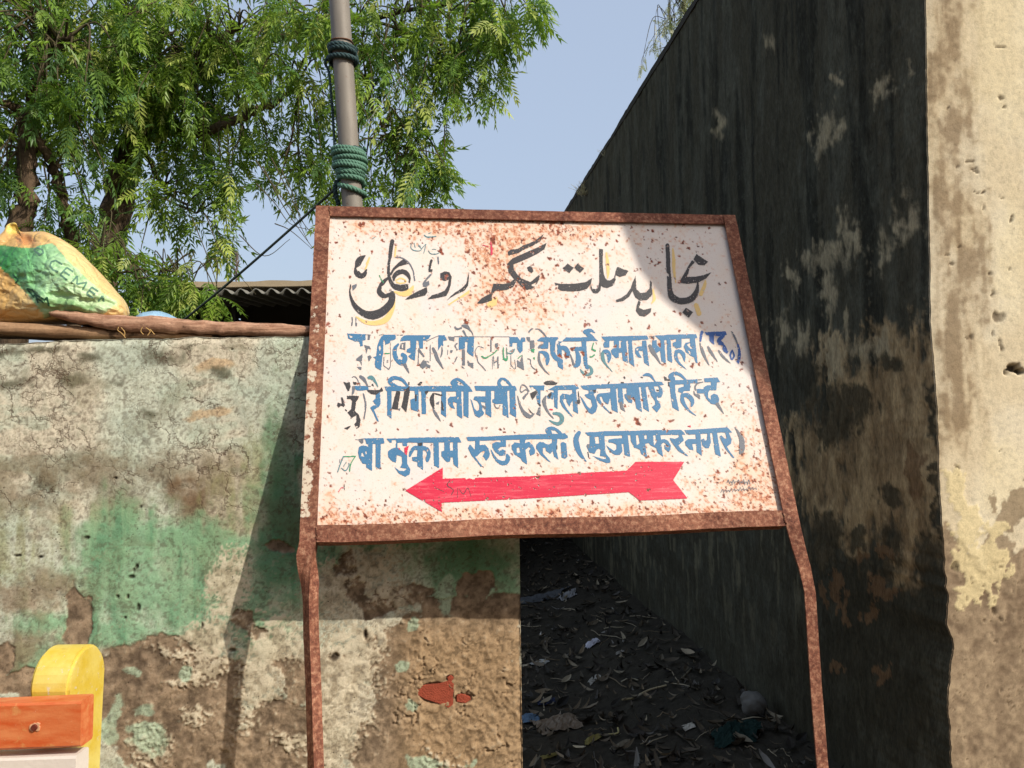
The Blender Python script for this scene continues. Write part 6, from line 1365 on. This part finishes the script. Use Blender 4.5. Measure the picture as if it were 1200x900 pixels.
CL = [(150, 325, 5.5, 30, 46), (185, 330, 5.4, 26, 42), (220, 338, 5.3, 24, 36), (250, 345, 5.3, 18, 16), (130, 300, 5.6, 24, 34), (170, 355, 5.4, 22, 34), (205, 355, 5.4, 20, 20), (160, 308, 5.5, 18, 18), (105, 280, 5.7, 18, 18), (240, 372, 5.3, 14, 8)]
make_tree('neem_sapling', 'small bright green sapling spreading in front of the corrugated shed roof', limbs, CL, 33, .22, [NC[1], NC[0], NC[3], NC[2]], twr=.0014)
M_pale = m_plain('pale_dry_leaf', lin(168, 172, 128, .9), .8, 20, .2)
limbs = [([(830, 120, 7.6), (815, 60, 7.6), (805, 20, 7.6), (800, -60, 7.6)], .03, .012), ([(815, 60, 7.6), (790, 50, 7.5), (765, 62, 7.4)], .006, .002), ([(805, 20, 7.6), (790, 0, 7.5), (775, -10, 7.5)], .007, .002), ([(812, 45, 7.6), (795, 30, 7.5), (780, 22, 7.5)], .005, .002)]
CL = [(795, 20, 7.5, 26, 90), (812, 30, 7.5, 22, 80), (785, 50, 7.5, 24, 50), (760, 62, 7.4, 16, 16), (800, -10, 7.5, 34, 90), (800, 60, 7.5, 20, 46), (820, 5, 7.6, 30, 110)]
make_tree('dry_tree', 'thin pale twiggy tree peeping over the dark wall at the top', limbs, CL, 34, .10, [lin(196, 196, 160, .95), lin(180, 182, 144, .95), lin(206, 202, 172, .95), lin(160, 166, 128, .95)], twr=.0010)
# dry grass tuft on the wall head, weed stalk on the shed roof, loose creeper strands
def tuft(name, label, px, py, Y, h, n, seed, col, spread):
    r_ = np.random.default_rng(seed); c0 = at(px, py, Y); S = Soup()
    for i in range(n):
        d = np.array([r_.normal(0, spread), r_.normal(0, spread), 1.0]); d /= np.linalg.norm(d); L = h*r_.uniform(.4, 1); o_ = c0+r_.normal(0, .02, 3)*[1, 1, 0]-np.array([0, 0, .03])
        S.tube([o_, o_+d*L*.5, o_+d*L+np.array([d[0]*.3*L, 0, -.1*L])], [.0022, .0018, .001], 4)
    o = S.build(name, m_plain(name+'_blades', col, .8)); return tag(o, label, 'plant')
Yw = 6.6
tuft('grass_tuft', 'small dry grass tuft on the dark wall top just above the sign', 684, 224, Yw, .16, 40, 2, lin(186, 176, 136, .9), .45)
tuft('grass_tuft', 'few dry blades on the dark wall top, up the slope from the tuft', 712, 178, 5.9, .10, 14, 5, lin(176, 170, 136, .9), .5)
S = Soup(); r_ = np.random.default_rng(6); c0 = at(277, 332, 6.1)
S.tube([c0, at(277, 310, 6.1), at(278, 292, 6.1)], [.004, .003, .001], 5)
for i in range(60):
    f_ = r_.random(); b0 = at(277+.5*f_, 330-32*f_, 6.1); S.tube([b0, b0+np.array([r_.normal(0, .022), r_.normal(0, .02), .03])], [.005, .0015], 4)
o = S.build('dry_weed', m_plain('weed_stalk', lin(120, 108, 100, .85), .9)); tag(o, 'dry weed stalk standing on the shed roof left of the sign', 'plant')
STR = [[(300, 188), (322, 220), (345, 252), (362, 285)], [(308, 195), (330, 238), (350, 268), (366, 290)], [(318, 185), (338, 225), (356, 262), (370, 276)], [(330, 200), (345, 232), (352, 262)], [(300, 215), (322, 238), (340, 262), (366, 270)], [(322, 262), (340, 270), (366, 292)], [(280, 275), (310, 300), (340, 280)], [(240, 250), (262, 300), (300, 345)], [(225, 255), (250, 320), (262, 372)], [(440, 40), (480, 100), (490, 150)], [(415, 110), (432, 140), (448, 190)], [(205, 305), (218, 330), (228, 350)]]
for i, st in enumerate(STR):
    S = Soup(); P_ = smooth_path([at(x, y, 4.6+.12*i) for x, y in st], 6); S.tube(P_, [.0045-.003*j/len(P_) for j in range(len(P_))], 5)
    o = S.build('hanging_twig', M_twig, big_tree); o.matrix_parent_inverse = Matrix.Translation(big_tree.location).inverted()

# ================================================================== unseen houses added behind the viewer to block sky light
M_opp = m_plain('sky_block_wall', lin(150, 132, 108, .8), .9, 2, .25); M_door = m_plain('painted_shutter', lin(70, 84, 92, .8), .7, 5, .2)
for (x0, x1, y0, hh_, lb) in ((-16, -6.2, -6.5, 5.6, 'unseen two-storey house added behind the viewer on the left to block sky light'), (-6, 3.4, -7.0, 5.0, 'unseen low house added right behind the viewer to block sky light'), (3.6, 13, -7.4, 3.9, 'unseen single-storey house added behind the viewer on the right to block sky light')):
    hs = thing('sky_block_house', lb, 'house', ((x0+x1)/2, y0, 0), 'houses added to block sky light')
    bm = bmesh.new(); bm_box(bm, x0, x1, y0-5, y0, 0, hh_); bm_obj('wall', bm, M_opp, hs)
    bm = bmesh.new(); bm_box(bm, x0-.2, x1+.0, y0-5.1, y0+.35, hh_+.002, hh_+.16); bm_obj('roof', bm, M_roofc, hs)
    for q in range(3):
        bm = bmesh.new(); xx = x0+1.2+q*(x1-x0-2)/3; bm_box(bm, xx, xx+1.3, y0+.004, y0+.05, .05 if q == 1 else .95, 2.15); bm_obj('shutter', bm, M_door, hs)
    settle(hs)
